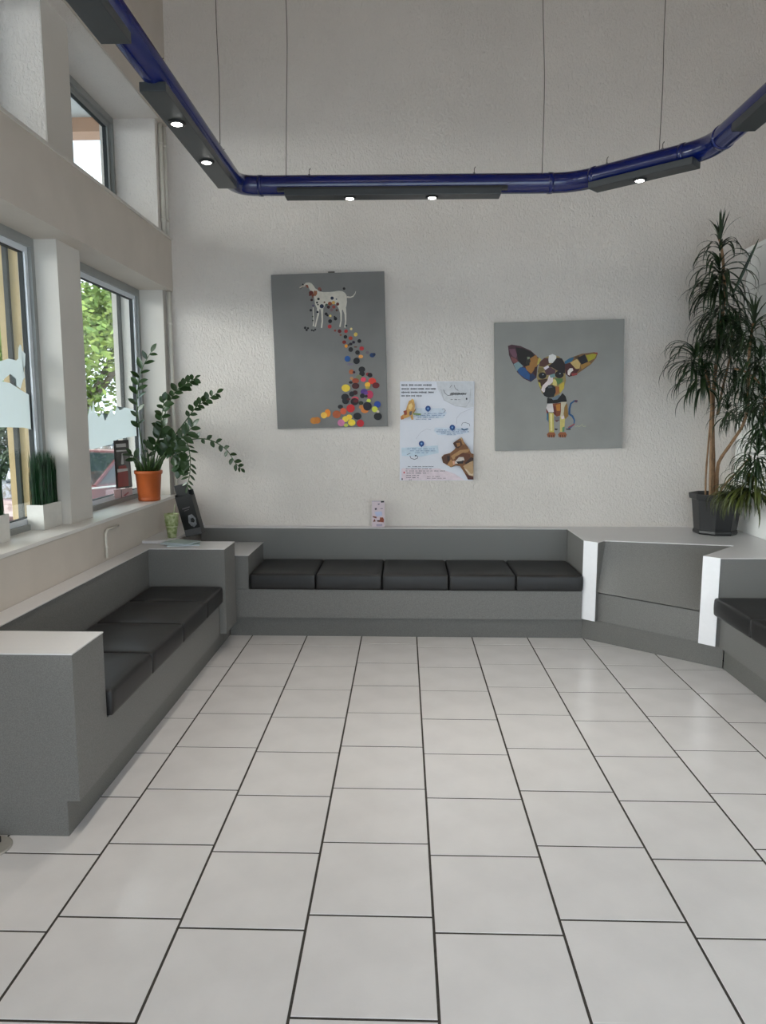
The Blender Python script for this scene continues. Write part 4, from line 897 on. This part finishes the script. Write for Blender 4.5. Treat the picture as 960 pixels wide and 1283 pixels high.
# keep every leaf out of the wall, the partition and the pot
good = []
for sc, me, p, az in allleaves:
    M = Matrix.Translation(p) @ Matrix.Rotation(az, 4, 'Z') @ Matrix.Scale(sc, 4); ok = True
    for v in me.vertices:
        q = M @ v.co + do
        if q.y > YB - .01 or q.x > 2.555 or q.z < .728: ok = False; break
    if not ok:
        # turn it away from the wall
        for az2 in (az + math.pi, az + math.pi / 2, az - math.pi / 2):
            M2 = Matrix.Translation(p) @ Matrix.Rotation(az2, 4, 'Z') @ Matrix.Scale(sc, 4)
            if all((M2 @ v.co + do).y < YB - .01 and (M2 @ v.co + do).x < 2.555 and (M2 @ v.co + do).z > .728 for v in me.vertices): M = M2; ok = True; break
    if ok: good.append((sc, me, M))
good.sort(key=lambda g: -g[0])
for sc, me, M in good[:290]:
    o = link('leaf', me, dc); o.matrix_local = M
bm = bmesh.new()
mi = {DRA.name: 0, DRA2.name: 1}
for sc, me, M in good[290:]:
    k0_ = len(bm.verts); vs = [bm.verts.new(M @ v.co) for v in me.vertices]; ix = mi[me.materials[0].name]
    for p in me.polygons: bm.faces.new([vs[i] for i in p.vertices]).material_index = ix
me = bpy.data.meshes.new('foliage'); bm.to_mesh(me); bm.free(); me.materials.append(DRA); me.materials.append(DRA2)
tag(link('foliage', me, dc), kind='stuff')
# the single broad leaf pointing up to the right
a_, b_ = on_y(917, 372, 5.30) - do, on_y(951, 299, 5.22) - do
bm = bmesh.new(); rows = []
for i in range(9):
    t = i / 8; p = a_.lerp(b_, t); w = .017 * math.sin(math.pi * (t * .93 + .06)) ** .6; s_ = Vector((.88, 0, .42)).normalized()
    rows.append([bm.verts.new(p - s_ * w), bm.verts.new(p + Vector((0, .004, 0))), bm.verts.new(p + s_ * w)])
for r0, r1 in zip(rows, rows[1:]):
    for j in (0, 1): bm.faces.new((r0[j], r0[j + 1], r1[j + 1], r1[j]))
tag(finish('leaf', bm, DRA, dc), 'broad leaf pointing up to the right')

# ------------------------------------------------------------------ outside
ZG = -.35
ASPH = mat('asphalt', c(104, 108, 112), .9, noise=.15, nscale=3)
struct(box('ground', ASPH, (-60, -2.26, -30, 60, ZG - .2, ZG)))
struct(box('facade_base', BEIGE, (-2.26, -2.24, -3.4, YB + .25, ZG, .953)))
ov = struct(empty('roof_overhang', (-3, 5, 4)))
box('soffit', mat('pale_soffit', c(176, 176, 172), .9, noise=.05, nscale=4), (-7.0, -2.24, -3.4, 6.5, 4.13, 4.3), ov, o=ov.location)
box('fascia', PEACH, (-7.0, -2.24, 6.5, 6.7, 4.015, 4.3), ov, o=ov.location)
def car(loc, rz, col, label):
    t = empty('parked_car', loc); t.rotation_euler = (0, 0, rz); tag(t, label, 'car')
    body = mat('car_paint_%d' % col[0], c(*col), .25, coat=.5, noise=.03, nscale=4); dg = mat('car_glass', c(34, 42, 48), .08, noise=.02, nscale=2, spec=.8); tyre = mat('tyre_rubber', c(24, 24, 25), .8, noise=.1, nscale=20)
    prof = [(-2.05, .35), (-2.08, .62), (-1.98, .82), (-1.15, .93), (-.95, .95), (1.55, .98), (1.98, .93), (2.05, .70), (2.03, .35)]
    bm = bmesh.new(); sides = []
    for s, k in ((-1, 1.), (1, 1.)):
        sides.append([bm.verts.new((x, s * .84, z)) for x, z in prof])
    bm.faces.new(sides[0]); bm.faces.new(sides[1][::-1])
    for i in range(len(prof)): bm.faces.new((sides[0][i], sides[1][i], sides[1][(i + 1) % len(prof)], sides[0][(i + 1) % len(prof)]))
    finish('car_body', bm, body, t, bevel=.05, seg=3)
    cab = [(-.95, .94), (-.25, 1.38), (.95, 1.42), (1.62, .97)]
    bm = bmesh.new(); A_ = [bm.verts.new((x, -.80 if z < 1.2 else -.62, z)) for x, z in cab]; B_ = [bm.verts.new((x, .80 if z < 1.2 else .62, z)) for x, z in cab]
    bm.faces.new(A_); bm.faces.new(B_[::-1])
    for i in range(4): bm.faces.new((A_[i], B_[i], B_[(i + 1) % 4], A_[(i + 1) % 4]))
    finish('windows', bm, dg, t)
    box('roof_panel', body, (-.24, .95, -.63, .63, 1.375, 1.435), t, bevel=.02)
    bm = bmesh.new()
    for s in (-1, 1):
        for q in (((-.97, .93), (-.24, 1.39)), ((.32, .95), (.30, 1.40)), ((.94, 1.41), (1.64, .96))):
            tube(bm, [(q[0][0], s * .805 if q[0][1] < 1.2 else s * .63, q[0][1]), (q[1][0], s * .63 if q[1][1] > 1.2 else s * .805, q[1][1])], .03, 6)
    finish('window_pillar', bm, body, t)
    for x in (-1.3, 1.3):
        for s in (-1, 1):
            w = tube_obj('wheel', tyre, [(x, s * .70, .31), (x, s * .87, .31)], .31, t, 20)
            tube_obj('hubcap', CHROME, [(x, s * .871, .31), (x, s * .885, .31)], .19, w, 16)
    for x, s in ((-2.04, -1), (-2.04, 1)): box('headlight', mat('lamp_glass', c(200, 206, 210), .15, noise=.02, nscale=5), (x - .03, x + .10, s * .62 - .14, s * .62 + .14, .62, .76), t, bevel=.02)
    boxes('side_trim', CHROME, [(-1.2, 1.5, -.856, -.846, .90, .925), (-1.2, 1.5, .846, .856, .90, .925), (.0, .16, -.868, -.846, .78, .805), (.0, .16, .846, .868, .78, .805)], t)
car((-4.85, 11.6, ZG), R(66), (78, 24, 28), 'dark red parked car seen through the far lower window')
car((-6.5, 6.6, ZG), R(80), (176, 190, 198), 'silver parked car seen through the near left window')
car((-7.3, 17.0, ZG), R(80), (58, 64, 72), 'dark grey parked car behind the red one outside')
LEAFG = mat('tree_leaf', c(152, 168, 78), .7, noise=.45, nscale=1.6, col2=c(82, 116, 48)); TBARK = mat('tree_bark', c(96, 84, 70), .9, noise=.2, nscale=8)
def tree(x, y, h, r, seed, label, n=4200):
    rnd = random.Random(seed); t = empty('street_tree', (x, y, ZG)); tag(t, label, 'tree', 'trees in the car park')
    tube_obj('tree_trunk', TBARK, [(0, 0, 0), (.05, 0, h * .3), (-.05, .05, h * .62)], [.18, .14, .08], t, 10)
    bm = bmesh.new()
    for k in range(5): a_ = k * 1.26; tube(bm, [(0, 0, h * .35), (math.cos(a_) * r * .35, math.sin(a_) * r * .35, h * .55), (math.cos(a_) * r * .6, math.sin(a_) * r * .6, h * .72)], [.08, .05, .02], 6)
    finish('branches', bm, TBARK, t)
    vs = []; fs = []
    cl = [(Vector((rnd.uniform(-1, 1), rnd.uniform(-1, 1), rnd.uniform(-.85, .85))).normalized() * rnd.uniform(.3, .95)) for _ in range(34)]
    for k in range(n):
        q = cl[rnd.randrange(34)]; p = Vector((q.x * r, q.y * r, h * .62 + q.z * h * .42)) + Vector((rnd.gauss(0, 1), rnd.gauss(0, 1), rnd.gauss(0, .8))) * r * .16
        u = Vector((rnd.uniform(-1, 1), rnd.uniform(-1, 1), rnd.uniform(-.5, .5))).normalized(); w = u.cross(Vector((rnd.uniform(-1, 1), rnd.uniform(-1, 1), rnd.uniform(-1, 1)))).normalized(); s = rnd.uniform(.05, .10)
        b0 = len(vs); vs += [p - u * s, p + w * s * .5, p + u * s, p - w * s * .5]; fs.append((b0, b0 + 1, b0 + 2, b0 + 3))
    me = bpy.data.meshes.new('tree_foliage'); me.from_pydata([tuple(v) for v in vs], [], fs); me.materials.append(LEAFG)
    tag(link('tree_foliage', me, t), kind='stuff')
tree(-6.3, 14.0, 5.4, 2.4, 1, 'bright leafy tree filling the far lower window', 15000)
tree(-9.4, 18.6, 6.0, 2.2, 2, 'leafy tree farther back, left of the bright one', 6000)
tree(-11.6, 10.6, 4.0, 1.8, 3, 'low tree seen at the edge of the near left window', 4000)
HEDGE = mat('hedge_leaf', c(44, 60, 40), .8, noise=.4, nscale=3)
rnd = random.Random(9); vs = []; fs = []
for k in range(9000):
    p = Vector((rnd.uniform(-16, -6.8), 22.5 + rnd.gauss(0, .35), ZG + rnd.uniform(0, 2.0))); s = rnd.uniform(.06, .12)
    u = Vector((rnd.uniform(-1, 1), rnd.uniform(-1, 1), rnd.uniform(-1, 1))).normalized(); w = u.cross(Vector((.3, .9, .2))).normalized()
    b0 = len(vs); vs += [p - u * s, p + w * s * .6, p + u * s, p - w * s * .6]; fs.append((b0, b0 + 1, b0 + 2, b0 + 3))
me = bpy.data.meshes.new('hedge'); me.from_pydata([tuple(v) for v in vs], [], fs); me.materials.append(HEDGE)
hd = link('hedge', me); tag(hd, 'dark green hedge along the far side of the car park', 'hedge', kind='stuff')
